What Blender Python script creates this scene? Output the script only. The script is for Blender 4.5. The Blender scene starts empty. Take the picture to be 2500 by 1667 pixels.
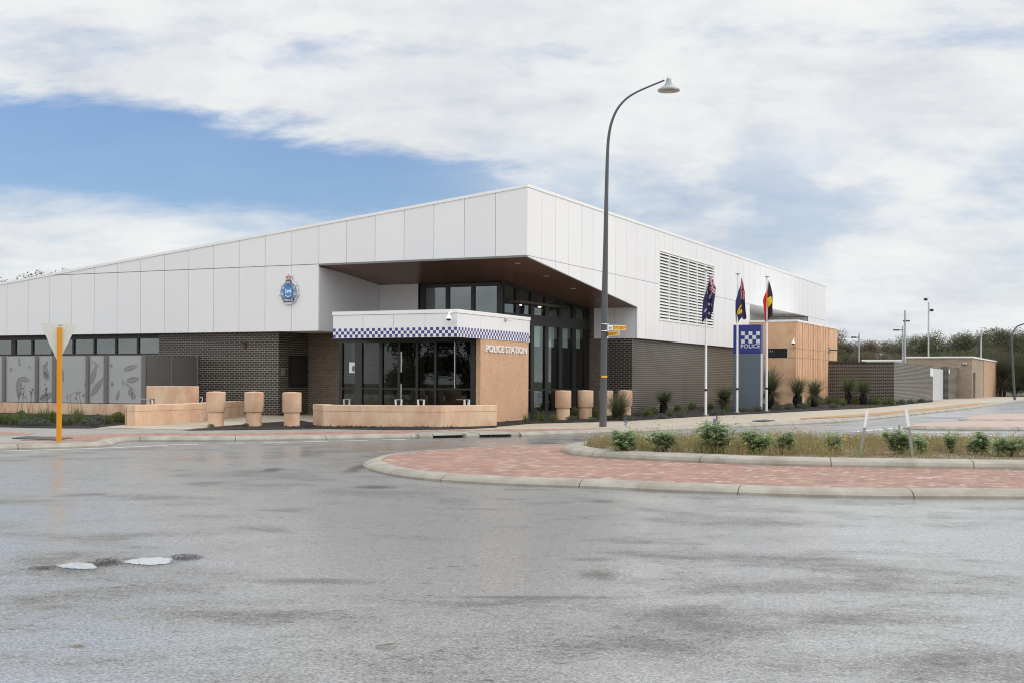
import bpy, bmesh, math, random
from mathutils import Vector, Matrix
random.seed(7)
S = bpy.context.scene
COL = S.collection
F, CX, HY, ROLL, CAMH = 3100.0, 1250.0, 930.0, 0.0047, 1.6
TH = math.atan2(1474, 3100)
CT, ST = math.cos(TH), math.sin(TH)
C0 = (0.5, 43.5)                       # ground point under the tall white corner

# ---------------------------------------------------------------- geometry helpers
def ray(px, py):
    dx, dy = px - CX, HY - py
    return (dx - dy * ROLL) / F, (dy + dx * ROLL) / F
def at(px, py, Y):
    u, v = ray(px, py)
    return Vector((u * Y, Y, CAMH + v * Y))
BR = [-10, 24, 28, 32, 36, 40, 44, 48, 52, 56, 60, 64, 68, 72, 76, 80]
def _sm(Y):
    t = min(1, max(0, (Y - 28) / 48.0))
    return 0.28 * t * t * (3 - 2 * t)
def R(Y):
    if Y <= 24: return 0.0
    if Y >= 76: return 0.28
    i = int((Y - 24) // 4); a = 24 + 4 * i
    return _sm(a) + (_sm(a + 4) - _sm(a)) * (Y - a) / 4
def gnd(px, py, off=0.0):
    u, v = ray(px, py)
    lo, hi = 1.0, 4000.0
    for _ in range(60):
        m = (lo + hi) / 2
        if CAMH + v * m > R(m) + off: lo = m
        else: hi = m
    return Vector((u * lo, lo, R(lo) + off))
def W(x, y, z=0.0):                     # building frame -> world
    return Vector((C0[0] + CT * x + ST * y, C0[1] - ST * x + CT * y, z))
def Lc(p):                              # world -> building frame
    dx, dy = p[0] - C0[0], p[1] - C0[1]
    return (CT * dx - ST * dy, ST * dx + CT * dy)
def onA(px, py, y0):                    # pixel -> (x,z) on the plane y=y0 of the building frame
    u, v = ray(px, py)
    Y = (y0 + ST * C0[0] + CT * C0[1]) / (u * ST + CT)
    return Lc((u * Y, Y))[0], CAMH + v * Y
def onB(px, py, x0):
    u, v = ray(px, py)
    Y = (x0 + CT * C0[0] - ST * C0[1]) / (u * CT - ST)
    return Lc((u * Y, Y))[1], CAMH + v * Y

class MB:
    def __init__(s): s.v = []; s.f = []; s.m = []; s.sm = []
    def add(s, vs, fs, mi=0, smooth=False):
        o = len(s.v); s.v += [tuple(p) for p in vs]
        for f in fs: s.f.append(tuple(i + o for i in f)); s.m.append(mi); s.sm.append(smooth)
        return s
    def hexa(s, b, t, mi=0):            # bottom ring, top ring
        n = len(b); fs = [tuple(range(n - 1, -1, -1)), tuple(range(n, 2 * n))]
        fs += [(i, (i + 1) % n, n + (i + 1) % n, n + i) for i in range(n)]
        return s.add(list(b) + list(t), fs, mi)
    def box(s, x0, x1, y0, y1, z0, z1, mi=0):
        if x0 > x1: x0, x1 = x1, x0
        if y0 > y1: y0, y1 = y1, y0
        if z0 > z1: z0, z1 = z1, z0
        return s.hexa([(x0, y0, z0), (x1, y0, z0), (x1, y1, z0), (x0, y1, z0)],
                      [(x0, y0, z1), (x1, y0, z1), (x1, y1, z1), (x0, y1, z1)], mi)
    def prism(s, poly, z0, z1, mi=0):
        a = sum(poly[i][0] * poly[(i + 1) % len(poly)][1] - poly[(i + 1) % len(poly)][0] * poly[i][1] for i in range(len(poly)))
        if a < 0: poly = poly[::-1]
        return s.hexa([(p[0], p[1], z0) for p in poly], [(p[0], p[1], z1) for p in poly], mi)
    def prA(s, poly, y0, y1, mi=0):     # polygon in (x,z), thickness along y
        a = sum(poly[i][0] * poly[(i + 1) % len(poly)][1] - poly[(i + 1) % len(poly)][0] * poly[i][1] for i in range(len(poly)))
        if a < 0: poly = poly[::-1]
        if y0 > y1: y0, y1 = y1, y0
        return s.hexa([(p[0], y1, p[1]) for p in poly], [(p[0], y0, p[1]) for p in poly], mi)
    def prB(s, poly, x0, x1, mi=0):     # polygon in (y,z), thickness along x
        a = sum(poly[i][0] * poly[(i + 1) % len(poly)][1] - poly[(i + 1) % len(poly)][0] * poly[i][1] for i in range(len(poly)))
        if a < 0: poly = poly[::-1]
        if x0 > x1: x0, x1 = x1, x0
        return s.hexa([(x0, p[0], p[1]) for p in poly], [(x1, p[0], p[1]) for p in poly], mi)
    def tube(s, pts, rad, n=10, mi=0, cap=True):
        pts = [Vector(p) for p in pts]
        if not isinstance(rad, (list, tuple)): rad = [rad] * len(pts)
        rings = []; nx = None
        for i, p in enumerate(pts):
            d = (pts[min(i + 1, len(pts) - 1)] - pts[max(i - 1, 0)]).normalized()
            if nx is None: nx = d.orthogonal().normalized()
            nx = (nx - d * nx.dot(d)).normalized(); ny = d.cross(nx)
            rings.append([p + (nx * math.cos(2 * math.pi * k / n) + ny * math.sin(2 * math.pi * k / n)) * rad[i] for k in range(n)])
        vs = [q for r in rings for q in r]; fs = []
        for i in range(len(pts) - 1):
            for k in range(n):
                fs.append((i * n + k, i * n + (k + 1) % n, (i + 1) * n + (k + 1) % n, (i + 1) * n + k))
        s.add(vs, fs, mi, True)
        if cap:
            s.add(rings[0][::-1], [tuple(range(n))], mi); s.add(rings[-1], [tuple(range(n))], mi)
        return s
    def lathe(s, prof, c=(0, 0, 0), n=24, mi=0, smooth=True):
        runs = [[prof[0], prof[1]]]                       # split where the profile has a sharp corner
        for i in range(1, len(prof) - 1):
            d0 = Vector((prof[i][0] - prof[i - 1][0], prof[i][1] - prof[i - 1][1])); d1 = Vector((prof[i + 1][0] - prof[i][0], prof[i + 1][1] - prof[i][1]))
            if d0.length > 1e-6 and d1.length > 1e-6 and d0.angle(d1) > .6: runs.append([prof[i], prof[i + 1]])
            else: runs[-1].append(prof[i + 1])
        for run in runs:
            vs = []; fs = []
            for r, z in run:
                for k in range(n):
                    a = 2 * math.pi * k / n; vs.append((c[0] + r * math.cos(a), c[1] + r * math.sin(a), c[2] + z))
            for i in range(len(run) - 1):
                for k in range(n):
                    fs.append((i * n + k, i * n + (k + 1) % n, (i + 1) * n + (k + 1) % n, (i + 1) * n + k))
            s.add(vs, fs, mi, smooth)
        for (r, z), flip in ((prof[0], True), (prof[-1], False)):
            if r > 1e-4:
                rg = [(c[0] + r * math.cos(2 * math.pi * k / n), c[1] + r * math.sin(2 * math.pi * k / n), c[2] + z) for k in range(n)]
                s.add(rg[::-1] if flip else rg, [tuple(range(n))], mi)
        return s
    def quad(s, a, b, c, d, mi=0): return s.add([a, b, c, d], [(0, 1, 2, 3)], mi)
    def xf(s, fn): s.v = [tuple(fn(Vector(p))) for p in s.v]; return s
    def build(s, name, mats, parent=None, loc=None, rz=0.0, bevel=0.0):
        me = bpy.data.meshes.new(name)
        me.from_pydata(s.v, [], s.f)
        if not isinstance(mats, (list, tuple)): mats = [mats]
        for m in mats: me.materials.append(m)
        me.polygons.foreach_set('material_index', s.m)
        me.polygons.foreach_set('use_smooth', s.sm)
        me.update()
        o = bpy.data.objects.new(name, me); COL.objects.link(o)
        if parent is not None: o.parent = parent
        if loc is not None: o.location = loc
        o.rotation_euler = (0, 0, rz)
        if bevel > 0:
            b = o.modifiers.new('bevel', 'BEVEL'); b.width = bevel; b.segments = 2; b.limit_method = 'ANGLE'; b.angle_limit = math.radians(40)
        return o

def tag(o, label=None, cat=None, group=None, kind=None):
    if label: o['label'] = label
    if cat: o['category'] = cat
    if group: o['group'] = group
    if kind: o['kind'] = kind
    return o
def empty(name, loc, rz=0.0, label=None, cat=None, group=None):
    o = bpy.data.objects.new(name, None); COL.objects.link(o)
    o.location = loc; o.rotation_euler = (0, 0, rz); o.empty_display_size = 0.1
    return tag(o, label, cat, group)
def copy_tree(o, parent=None):
    c = o.copy(); COL.objects.link(c)
    if parent is not None: c.parent = parent
    for ch in [x for x in COL.objects if x.parent == o]: copy_tree(ch, c)
    return c
def text_into(mb, body, fn, width=None, height=None, bold=0.012, depth=0.02, mi=0):
    """letters as solid mesh; fn maps (x,y,z) of the text plane to the target frame; text is centred"""
    cu = bpy.data.curves.new('lettering_curve', 'FONT'); cu.body = body; cu.size = 1.0
    cu.offset = bold; cu.extrude = 0.5; cu.resolution_u = 3
    ob = bpy.data.objects.new('lettering_tmp', cu); COL.objects.link(ob)
    bpy.context.view_layer.update()
    me = bpy.data.meshes.new_from_object(ob.evaluated_get(bpy.context.evaluated_depsgraph_get()))
    vs = [v.co.copy() for v in me.vertices]; fs = [tuple(p.vertices) for p in me.polygons]
    bpy.data.objects.remove(ob); bpy.data.curves.remove(cu); bpy.data.meshes.remove(me)
    x0, x1 = min(v.x for v in vs), max(v.x for v in vs); y0, y1 = min(v.y for v in vs), max(v.y for v in vs)
    sy = height / (y1 - y0) if height else width / (x1 - x0)
    sx = width / (x1 - x0) if width else sy
    out = [fn((v.x - (x0 + x1) / 2) * sx, (v.y - (y0 + y1) / 2) * sy, (v.z + 0.5) * depth) for v in vs]
    mb.add(out, fs, mi)

def cr(pts, n=8, closed=False):         # Catmull-Rom through 2-D points
    P = [Vector((p[0], p[1])) for p in pts]; out = []; N = len(P)
    for i in range(N if closed else N - 1):
        g = lambda k: P[k % N] if closed else P[min(max(k, 0), N - 1)]
        a, b, c, d = g(i - 1), g(i), g(i + 1), g(i + 2)
        for k in range(n):
            t = k / n
            out.append(0.5 * ((2 * b) + (c - a) * t + (2 * a - 5 * b + 4 * c - d) * t * t + (3 * b - a - 3 * c + d) * t ** 3))
    if not closed: out.append(P[-1])
    return out
def offset(line, d, closed=False):      # positive d: to the left of travel
    out = []; N = len(line)
    for i in range(N):
        a = line[(i - 1) % N] if closed or i > 0 else line[i]
        b = line[(i + 1) % N] if closed or i < N - 1 else line[i]
        t = (b - a).normalized(); out.append(line[i] + Vector((-t.y, t.x)) * d)
    return out
def resample(line, step):
    out = [line[0]]; acc = 0
    for a, b in zip(line[:-1], line[1:]):
        L = (b - a).length
        if L < 1e-6: continue
        p = step - acc
        while p <= L:
            out.append(a + (b - a) * (p / L)); p += step
        acc = L - (p - step)
    if (out[-1] - line[-1]).length > 0.05: out.append(line[-1])
    return out
def kerb(name, line, prof, mat, gap=0.014, seg=10, step=0.24, z=R, skip=()):
    line = resample(line, step); mb = MB(); n = len(prof)
    offs = [offset(line, d) for d, h in prof]
    for s0 in range(0, len(line) - 1, seg):
        s1 = min(s0 + seg, len(line) - 1); vs = []; fs = []
        for i in range(s0, s1 + 1):
            for k, (d, h) in enumerate(prof):
                p = offs[k][i].copy()
                if i == s1 and s1 < len(line) - 1:
                    q = offs[k][i - 1]; p = p + (q - p).normalized() * min(gap, (q - p).length * .4)
                vs.append((p.x, p.y, z(p.y) + h))
        m = s1 - s0 + 1
        if any((line[(s0 + s1) // 2] - Vector(c[:2])).length < c[2] for c in skip): pass
        for i in range(m - 1):
            mid = (line[s0 + i] + line[s0 + i + 1]) / 2
            if any((mid - Vector(c[:2])).length < c[2] for c in skip): continue
            for k in range(n - 1):
                fs.append((i * n + k + 1, i * n + k, (i + 1) * n + k, (i + 1) * n + k + 1))
        fs.append(tuple(range(n))); fs.append(tuple((m - 1) * n + k for k in range(n - 1, -1, -1)))
        mb.add(vs, fs, 0, False)
    return tag(mb.build(name, mat), kind='structure')
def sheet(name, poly, off, mat, kind='structure', holes=None, zf=None):
    bm = bmesh.new()
    vs = [bm.verts.new((p[0], p[1], 0)) for p in poly]
    f = bm.faces.new(vs); f.normal_update()
    if f.normal.z < 0: f.normal_flip()
    bmesh.ops.triangulate(bm, faces=bm.faces[:])
    for y in BR:
        bmesh.ops.bisect_plane(bm, geom=bm.verts[:] + bm.edges[:] + bm.faces[:], plane_co=(0, y, 0), plane_no=(0, 1, 0), dist=1e-5)
    for v in bm.verts: v.co.z = (zf(v.co.x, v.co.y) if zf else R(v.co.y)) + off
    me = bpy.data.meshes.new(name); bm.to_mesh(me); bm.free()
    for p in me.polygons: p.use_smooth = True
    me.materials.append(mat)
    o = bpy.data.objects.new(name, me); COL.objects.link(o)
    return tag(o, kind=kind) if kind else o

# ---------------------------------------------------------------- material helpers
class NT:
    def __init__(s, name):
        s.mat = bpy.data.materials.new(name); s.mat.use_nodes = True
        s.t = s.mat.node_tree; s.b = s.t.nodes['Principled BSDF']; s.out = s.t.nodes['Material Output']
    def n(s, typ, ins=None, **kw):
        nd = s.t.nodes.new(typ)
        for k, v in kw.items(): setattr(nd, k, v)
        for k, v in (ins or {}).items(): s.put(nd, k, v)
        return nd
    def put(s, nd, k, v):
        sock = nd.inputs[k]
        if isinstance(v, bpy.types.NodeSocket): s.t.links.new(v, sock)
        elif isinstance(v, (tuple, list)) and len(v) == 3 and sock.type == 'RGBA': sock.default_value = (*v, 1)
        else: sock.default_value = v
    def coord(s, which='Object', scale=(1, 1, 1)):
        tc = s.n('ShaderNodeTexCoord')
        return s.n('ShaderNodeMapping', {'Vector': tc.outputs[which], 'Scale': scale}).outputs['Vector']
    def noise(s, vec, scale, detail=4, rough=.55, dist=0):
        return s.n('ShaderNodeTexNoise', {'Vector': vec, 'Scale': scale, 'Detail': detail, 'Roughness': rough, 'Distortion': dist}).outputs['Fac']
    def ramp(s, fac, stops):
        r = s.n('ShaderNodeValToRGB', {'Fac': fac}); e = r.color_ramp.elements
        while len(e) < len(stops): e.new(.5)
        for el, (p, c) in zip(e, stops):
            el.position = p; el.color = (c, c, c, 1) if isinstance(c, (int, float)) else (*c, 1)
        return r.outputs['Color']
    def math(s, op, a, b=0.0, c=0.0, clamp=False):
        m = s.n('ShaderNodeMath', operation=op, use_clamp=clamp)
        for i, v in enumerate((a, b, c)):
            if isinstance(v, bpy.types.NodeSocket): s.t.links.new(v, m.inputs[i])
            else: m.inputs[i].default_value = v
        return m.outputs[0]
    def mix(s, fac, a, b, typ='MIX'):
        m = s.n('ShaderNodeMix', data_type='RGBA', blend_type=typ)
        for i, v in ((0, fac), (6, a), (7, b)):
            if isinstance(v, bpy.types.NodeSocket): s.t.links.new(v, m.inputs[i])
            elif i: m.inputs[i].default_value = (*v, 1) if len(v) == 3 else v
            else: m.inputs[i].default_value = v
        return m.outputs[2]
    def sep(s, vec): return s.n('ShaderNodeSeparateXYZ', {0: vec}).outputs
    def comb(s, x, y, z=0.0):
        return s.n('ShaderNodeCombineXYZ', {0: x, 1: y, 2: z}).outputs[0]
    def bump(s, h, strength=.3, dist=.01):
        b = s.n('ShaderNodeBump', {'Height': h, 'Strength': strength, 'Distance': dist}); s.put(s.b, 'Normal', b.outputs[0])
    def set(s, **kw):
        for k, v in kw.items(): s.put(s.b, k.replace('_', ' '), v)
        return s.mat

def plain(name, col, rough=.6, var=.12, scale=3.0, metal=0.0, bump=0.0, bscale=60, spec=.5):
    k = NT(name); v = k.coord()
    n = k.noise(v, scale, 5)
    c = k.mix(n, tuple(x * (1 - var) for x in col), tuple(min(1, x * (1 + var)) for x in col))
    if bump: k.bump(k.noise(v, bscale, 3), bump, .004)
    return k.set(Base_Color=c, Roughness=rough, Metallic=metal, Specular_IOR_Level=spec)

def brick(name, cols, mortar, rough=.5, spec=.5, w=.24, h=.086, mw=.011, wallmap=True, rot=0.0, var=None):
    k = NT(name); tc = k.n('ShaderNodeTexCoord')
    if wallmap:
        x, y, z = k.sep(tc.outputs['Object'])
        vec = k.comb(k.math('ADD', x, y), z)
    else:
        vec = k.n('ShaderNodeMapping', {'Vector': tc.outputs['Object'], 'Rotation': (0, 0, rot)}).outputs[0]
    b = k.n('ShaderNodeTexBrick', {'Vector': vec, 'Scale': 1.0, 'Mortar Size': mw / 2, 'Mortar Smooth': .15, 'Bias': 0.0,
                                   'Brick Width': w, 'Row Height': h, 'Color1': cols[0], 'Color2': cols[1], 'Mortar': mortar})
    b.offset = .5
    n = k.noise(tc.outputs['Object'], 9, 5)
    c = k.mix(.35, b.outputs['Color'], k.ramp(n, [(.3, .25), (.7, .75)]), 'OVERLAY')
    n2 = k.noise(tc.outputs['Object'], .35, 4)
    c = k.mix(.3, c, k.ramp(n2, [(.35, .38), (.65, .62)]), 'OVERLAY')
    k.bump(k.math('SUBTRACT', 1.0, b.outputs['Fac']), .5, .006)
    rg = k.math('MULTIPLY_ADD', b.outputs['Fac'], .9 - rough, rough, clamp=True)
    return k.set(Base_Color=c, Roughness=rg, Specular_IOR_Level=spec)

def concrete(name, col, var=.18, stain=.25, rough=.8, speck=0.0):
    k = NT(name); oi = k.n('ShaderNodeObjectInfo').outputs['Random']
    v = k.n('ShaderNodeVectorMath', {0: k.coord(), 1: k.comb(k.math('MULTIPLY', oi, 37.0), k.math('MULTIPLY', oi, 91.0), k.math('MULTIPLY', oi, 53.0))}, operation='ADD').outputs[0]
    n1 = k.noise(v, 1.3, 6, .6); n2 = k.noise(k.n('ShaderNodeMapping', {'Vector': v, 'Scale': (1.3, 1.3, .8)}).outputs[0], 1.6, 6, .62); n3 = k.noise(v, 45, 3)
    c = k.mix(n1, tuple(x * (1 - var) for x in col), tuple(min(1, x * (1 + var)) for x in col))
    c = k.mix(stain, c, k.ramp(n2, [(.32, (.30, .24, .2)), (.62, (.62, .6, .58))]), 'OVERLAY')
    if speck: c = k.mix(speck, c, k.ramp(n3, [(.35, .2), (.65, .8)]), 'OVERLAY')
    k.bump(n3, .25, .004)
    return k.set(Base_Color=c, Roughness=rough)

# ---------------------------------------------------------------- materials
M = {}
k = NT('white_cladding'); g = k.n('ShaderNodeNewGeometry'); n = k.noise(k.coord('Object', (1.2, 1.2, .35)), 1.5, 6, .6)
f = k.math('ADD', k.math('MULTIPLY', g.outputs['Random Per Island'], .55), k.math('MULTIPLY', n, .45))
M['clad'] = k.set(Base_Color=k.ramp(f, [(.15, (.745, .742, .75)), (.85, (.782, .78, .785))]), Roughness=k.math('MULTIPLY_ADD', n, .2, .32))
M['clad_joint'] = plain('joint_shadow_gap', (.20, .20, .21), .8)
M['white'] = plain('white_paint', (.80, .80, .79), .45, .03)
M['soffit_white'] = plain('pale_soffit', (.72, .72, .72), .5, .04)
M['grey_trim'] = plain('grey_trim', (.20, .19, .19), .5, .08)
M['frame'] = plain('black_aluminium', (.012, .012, .013), .38, .1)
M['band'] = plain('charcoal_panel', (.026, .026, .026), .45, .1)
M['brick_dark'] = brick('charcoal_brick', ((.013, .010, .0085), (.026, .0195, .0165)), (.45, .40, .33), .34, .55, mw=.0135)
M['brick_brown'] = brick('brown_brick', ((.115, .082, .062), (.15, .112, .085)), (.30, .25, .19), .55)
M['brick_tan'] = brick('tan_brick', ((.27, .21, .15), (.33, .265, .19)), (.36, .31, .25), .7)
M['pink'] = concrete('sandy_pink_concrete', (.64, .455, .32), .16, .55)
M['orange'] = concrete('ochre_concrete', (.66, .425, .265), .10, .35)
M['aggregate'] = concrete('ochre_aggregate_render', (.55, .345, .22), .10, .15, .85, .55)
M['kerb'] = concrete('kerb_concrete', (.315, .30, .26), .20, .55)
M['path'] = concrete('footpath_concrete', (.41, .36, .285), .12, .35, .75)
M['wetpath'] = concrete('damp_footpath_concrete', (.27, .26, .235), .15, .35, .4)
M['lid'] = concrete('drain_lid_concrete', (.27, .27, .235), .15, .4)
M['mulch'] = NT('dark_mulch')
k = M['mulch']; n = k.noise(k.coord(), 28, 4, .7); k.bump(n, 1.0, .05)
M['mulch'] = k.set(Base_Color=k.ramp(n, [(.35, (.006, .004, .004)), (.7, (.035, .022, .016))]), Roughness=.95)
k = NT('sandy_soil'); n = k.noise(k.coord(), 4, 6, .7); k.bump(n, .8, .05)
M['sand'] = k.set(Base_Color=k.ramp(n, [(.3, (.20, .13, .08)), (.5, (.42, .25, .12)), (.7, (.36, .28, .19))]), Roughness=.95)
k = NT('dry_garden_soil'); n = k.noise(k.coord(), 9, 6, .7); k.bump(n, .8, .04)
M['soil'] = k.set(Base_Color=k.ramp(n, [(.3, (.07, .05, .03)), (.5, (.19, .14, .085)), (.7, (.30, .24, .16))]), Roughness=.95)
k = NT('dry_grassland'); n = k.noise(k.coord(), .15, 6, .7)
M['grassland'] = k.set(Base_Color=k.ramp(n, [(.3, (.05, .05, .03)), (.7, (.12, .10, .06))]), Roughness=.95)
M['metal'] = plain('galvanised_steel', (.42, .43, .44), .4, .1, metal=.7)
M['steel'] = plain('brushed_steel', (.62, .62, .62), .25, .05, metal=1.0)
M['lamp_grey'] = plain('charcoal_pole_paint', (.075, .078, .082), .42, .08)
M['pole_white'] = plain('white_pole_paint', (.74, .74, .74), .4, .03)
M['sign_blue'] = plain('signal_blue', (.022, .036, .22), .35, .04)
M['check_blue'] = plain('checker_blue', (.040, .044, .21), .4, .04)
M['sign_white'] = plain('sign_white', (.72, .74, .76), .4, .03)
M['pylon_grey'] = plain('slate_grey_panel', (.13, .155, .19), .42, .04)
M['pylon_edge'] = plain('pale_blue_edge', (.45, .50, .58), .4, .04)
M['yellow'] = plain('sign_yellow', (.78, .46, .012), .4, .05)
M['post_orange'] = plain('orange_post_paint', (.66, .27, .004), .5, .12, 1.2)
M['black'] = plain('matt_black', (.01, .01, .01), .6)
M['red'] = plain('signal_red', (.5, .02, .02), .5)
M['screen'] = plain('perforated_grey_screen', (.37, .37, .37), .5, .06, 40)
M['screen_dark'] = plain('perforated_bronze_screen', (.13, .122, .114), .5, .15, 6)
M['leaf_mark'] = plain('screen_leaf_mark', (.215, .215, .215), .5, .12, 25)
M['fold'] = plain('screen_fold', (.15, .145, .135), .5, .08)
k = NT('wood_soffit'); x, y, z = k.sep(k.coord())
bands = k.math('FRACT', k.math('MULTIPLY', y, 9.0)); line = k.math('LESS_THAN', bands, .09)
n = k.noise(k.coord('Object', (1.0, 14, 1)), 2.2, 5, .6)
c = k.ramp(n, [(.3, (.175, .088, .060)), (.7, (.28, .145, .10))])
M['wood'] = k.set(Base_Color=k.mix(line, c, (.06, .028, .020)), Roughness=.38)

def glass(name, tint, refl, rough=.0, fk=.75):
    k = NT(name)
    fr = k.n('ShaderNodeFresnel', {'IOR': 1.5}).outputs[0]
    fac = k.math('ADD', k.math('MULTIPLY', fr, fk), refl, clamp=True)
    tr = k.n('ShaderNodeBsdfTransparent', {'Color': tint}); gl = k.n('ShaderNodeBsdfGlossy', {'Color': (.95, .98, .97), 'Roughness': rough})
    mx = k.n('ShaderNodeMixShader', {0: fac, 1: tr.outputs[0], 2: gl.outputs[0]})
    k.t.links.new(mx.outputs[0], k.out.inputs['Surface']); return k.mat
M['glass'] = glass('tinted_glass', (.50, .53, .52), .0)
M['glass_green'] = glass('green_tinted_glass', (.28, .33, .31), .10)
M['blind'] = plain('pale_roller_blind', (.66, .76, .72), .8, .03)
M['glass_lobby'] = glass('clear_lobby_glass', (.80, .84, .82), .0, .0, .30)
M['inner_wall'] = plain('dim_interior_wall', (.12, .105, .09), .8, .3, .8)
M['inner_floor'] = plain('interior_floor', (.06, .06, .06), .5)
k = NT('lit_downlight'); M['lit'] = k.set(Base_Color=(1, 1, 1), Emission_Color=(1, .95, .82), Emission_Strength=5.0)
k = NT('exit_sign_green'); M['exit'] = k.set(Base_Color=(.0, .2, .1), Emission_Color=(.05, .45, .25), Emission_Strength=.12)

# wet asphalt (pits, mud and leaf stains have their own shapes on the ground)
def asphalt(stains):
    k = NT('wet_asphalt'); tc = k.n('ShaderNodeTexCoord'); v = tc.outputs['Object']
    big = k.noise(k.n('ShaderNodeMapping', {'Vector': v, 'Scale': (.20, .26, 1), 'Rotation': (0, 0, -.12)}).outputs[0], 1.0, 4, .55, .5)
    mid = k.noise(k.n('ShaderNodeMapping', {'Vector': v, 'Scale': (.75, 1.0, 1), 'Rotation': (0, 0, .15)}).outputs[0], 1.0, 7, .70, .3)
    fine = k.noise(v, 130, 2, .6); grit = k.noise(v, 42, 5, .75); med = k.noise(v, 11, 5, .75)
    px_, py_, pz_ = k.sep(v); ex = k.math('SUBTRACT', px_, 9.0); ey = k.math('MULTIPLY', k.math('SUBTRACT', py_, 24.6), 1.35)
    rad = k.math('ADD', k.math('SQRT', k.math('ADD', k.math('MULTIPLY', ex, ex), k.math('MULTIPLY', ey, ey))), k.math('MULTIPLY', big, 2.2))
    arc = k.math('SINE', k.math('MULTIPLY', rad, 3.4))
    wet = k.math('ADD', k.math('ADD', k.math('MULTIPLY', big, .50), k.math('MULTIPLY', mid, .50)), k.math('MULTIPLY', arc, .020))
    vor = k.n('ShaderNodeTexVoronoi', {'Vector': v, 'Scale': 1.7, 'Randomness': 1.0}).outputs['Distance']
    pock = k.ramp(vor, [(.010, 0.0), (.022, 1.0)])
    base = k.ramp(wet, [(.36, (.088, .083, .077)), (.46, (.160, .154, .145)), (.58, (.182, .177, .169))])  # paler where wet: part of the road glare is put into the base colour
    base = k.mix(.85, base, k.ramp(grit, [(.36, .06), (.5, .5), (.62, .94)]), 'OVERLAY')
    base = k.mix(.55, base, k.ramp(med, [(.32, .18), (.48, .5), (.68, .74)]), 'OVERLAY')
    base = k.mix(k.math('MULTIPLY', k.math('LESS_THAN', med, .41), k.math('LESS_THAN', mid, .46)), base, (.045, .043, .042))
    vc = k.n('ShaderNodeTexVoronoi', {'Vector': v, 'Scale': 62.0, 'Randomness': 1.0}); stone = k.sep(vc.outputs['Color'])[0]
    base = k.mix(.42, base, k.ramp(stone, [(.05, .16), (.35, .42), (.75, .60), (.97, .92)]), 'OVERLAY')
    base = k.mix(pock, (.008, .008, .008), base)
    x, y, z = k.sep(v); wob = k.math('ADD', k.math('MULTIPLY', k.math('SUBTRACT', med, .5), 1.5), k.math('MULTIPLY', k.math('SUBTRACT', grit, .5), 2.6))
    dark = None
    for (cx, cy, rx, ry, col) in stains:
        dx = k.math('DIVIDE', k.math('SUBTRACT', x, cx), rx); dy = k.math('DIVIDE', k.math('SUBTRACT', y, cy), ry)
        d = k.math('ADD', k.math('SQRT', k.math('ADD', k.math('MULTIPLY', dx, dx), k.math('MULTIPLY', dy, dy))), wob)
        mk = k.n('ShaderNodeMapRange', {'Value': d, 'From Min': .25, 'From Max': 1.25, 'To Min': 1.0, 'To Max': 0.0}, interpolation_type='SMOOTHSTEP').outputs[0]
        base = k.mix(mk, base, k.mix(.8, col, k.ramp(grit, [(.35, .15), (.65, .85)]), 'OVERLAY'))
        dark = mk if dark is None else k.math('MAXIMUM', dark, mk)
    rgh = k.ramp(wet, [(.40, .52), (.48, .40), (.545, .26), (.62, .17)])
    rgh = k.math('ADD', rgh, k.math('MULTIPLY', dark, .35), clamp=True)
    h = k.math('ADD', k.math('ADD', k.math('MULTIPLY', grit, .8), k.math('MULTIPLY', stone, .30)), k.math('MULTIPLY', med, .6))
    bs = k.math('ADD', k.ramp(wet, [(.38, .70), (.47, .45), (.545, .22), (.62, .10)]), k.math('MULTIPLY', dark, .5), clamp=True)
    bn = k.n('ShaderNodeBump', {'Height': h, 'Strength': bs, 'Distance': .012}); k.put(k.b, 'Normal', bn.outputs[0])
    film = k.n('ShaderNodeMapRange', {'Value': k.math('ADD', wet, k.math('MULTIPLY', k.math('SUBTRACT', med, .5), .10)), 'From Min': .425, 'From Max': .545, 'To Min': 0.0, 'To Max': 1.0}, interpolation_type='SMOOTHSTEP').outputs[0]
    chips = k.ramp(k.math('ADD', k.math('MULTIPLY', grit, .65), k.math('MULTIPLY', stone, .35)), [(.32, .30), (.52, 1.0)])
    film = k.math('MULTIPLY', k.math('MULTIPLY', film, chips), k.math('SUBTRACT', 1.0, k.math('MULTIPLY', dark, .9)))
    k.put(k.b, 'Coat Weight', k.math('MULTIPLY', film, .95)); k.put(k.b, 'Coat Roughness', .22); k.put(k.b, 'Coat IOR', 1.5)
    bc = k.n('ShaderNodeBump', {'Height': k.math('ADD', med, grit), 'Strength': .05, 'Distance': .01}); k.put(k.b, 'Coat Normal', bc.outputs[0])
    return k.set(Base_Color=base, Roughness=rgh, Specular_IOR_Level=.8)
k = NT('puddle_water'); M['water'] = k.set(Base_Color=(.78, .85, .93), Roughness=.02, Metallic=.75)
k = NT('loose_dark_asphalt'); n = k.noise(k.coord(), 30, 4, .7); k.bump(n, 1.0, .03)
M['rubble'] = k.set(Base_Color=k.ramp(n, [(.3, (.018, .017, .016)), (.7, (.07, .066, .06))]), Roughness=.7)
M['debris'] = plain('wet_leaf_debris', (.045, .028, .018), .6, .5, 12)
M['line'] = concrete('road_paint', (.72, .72, .71), .08, .2, .5)
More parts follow.
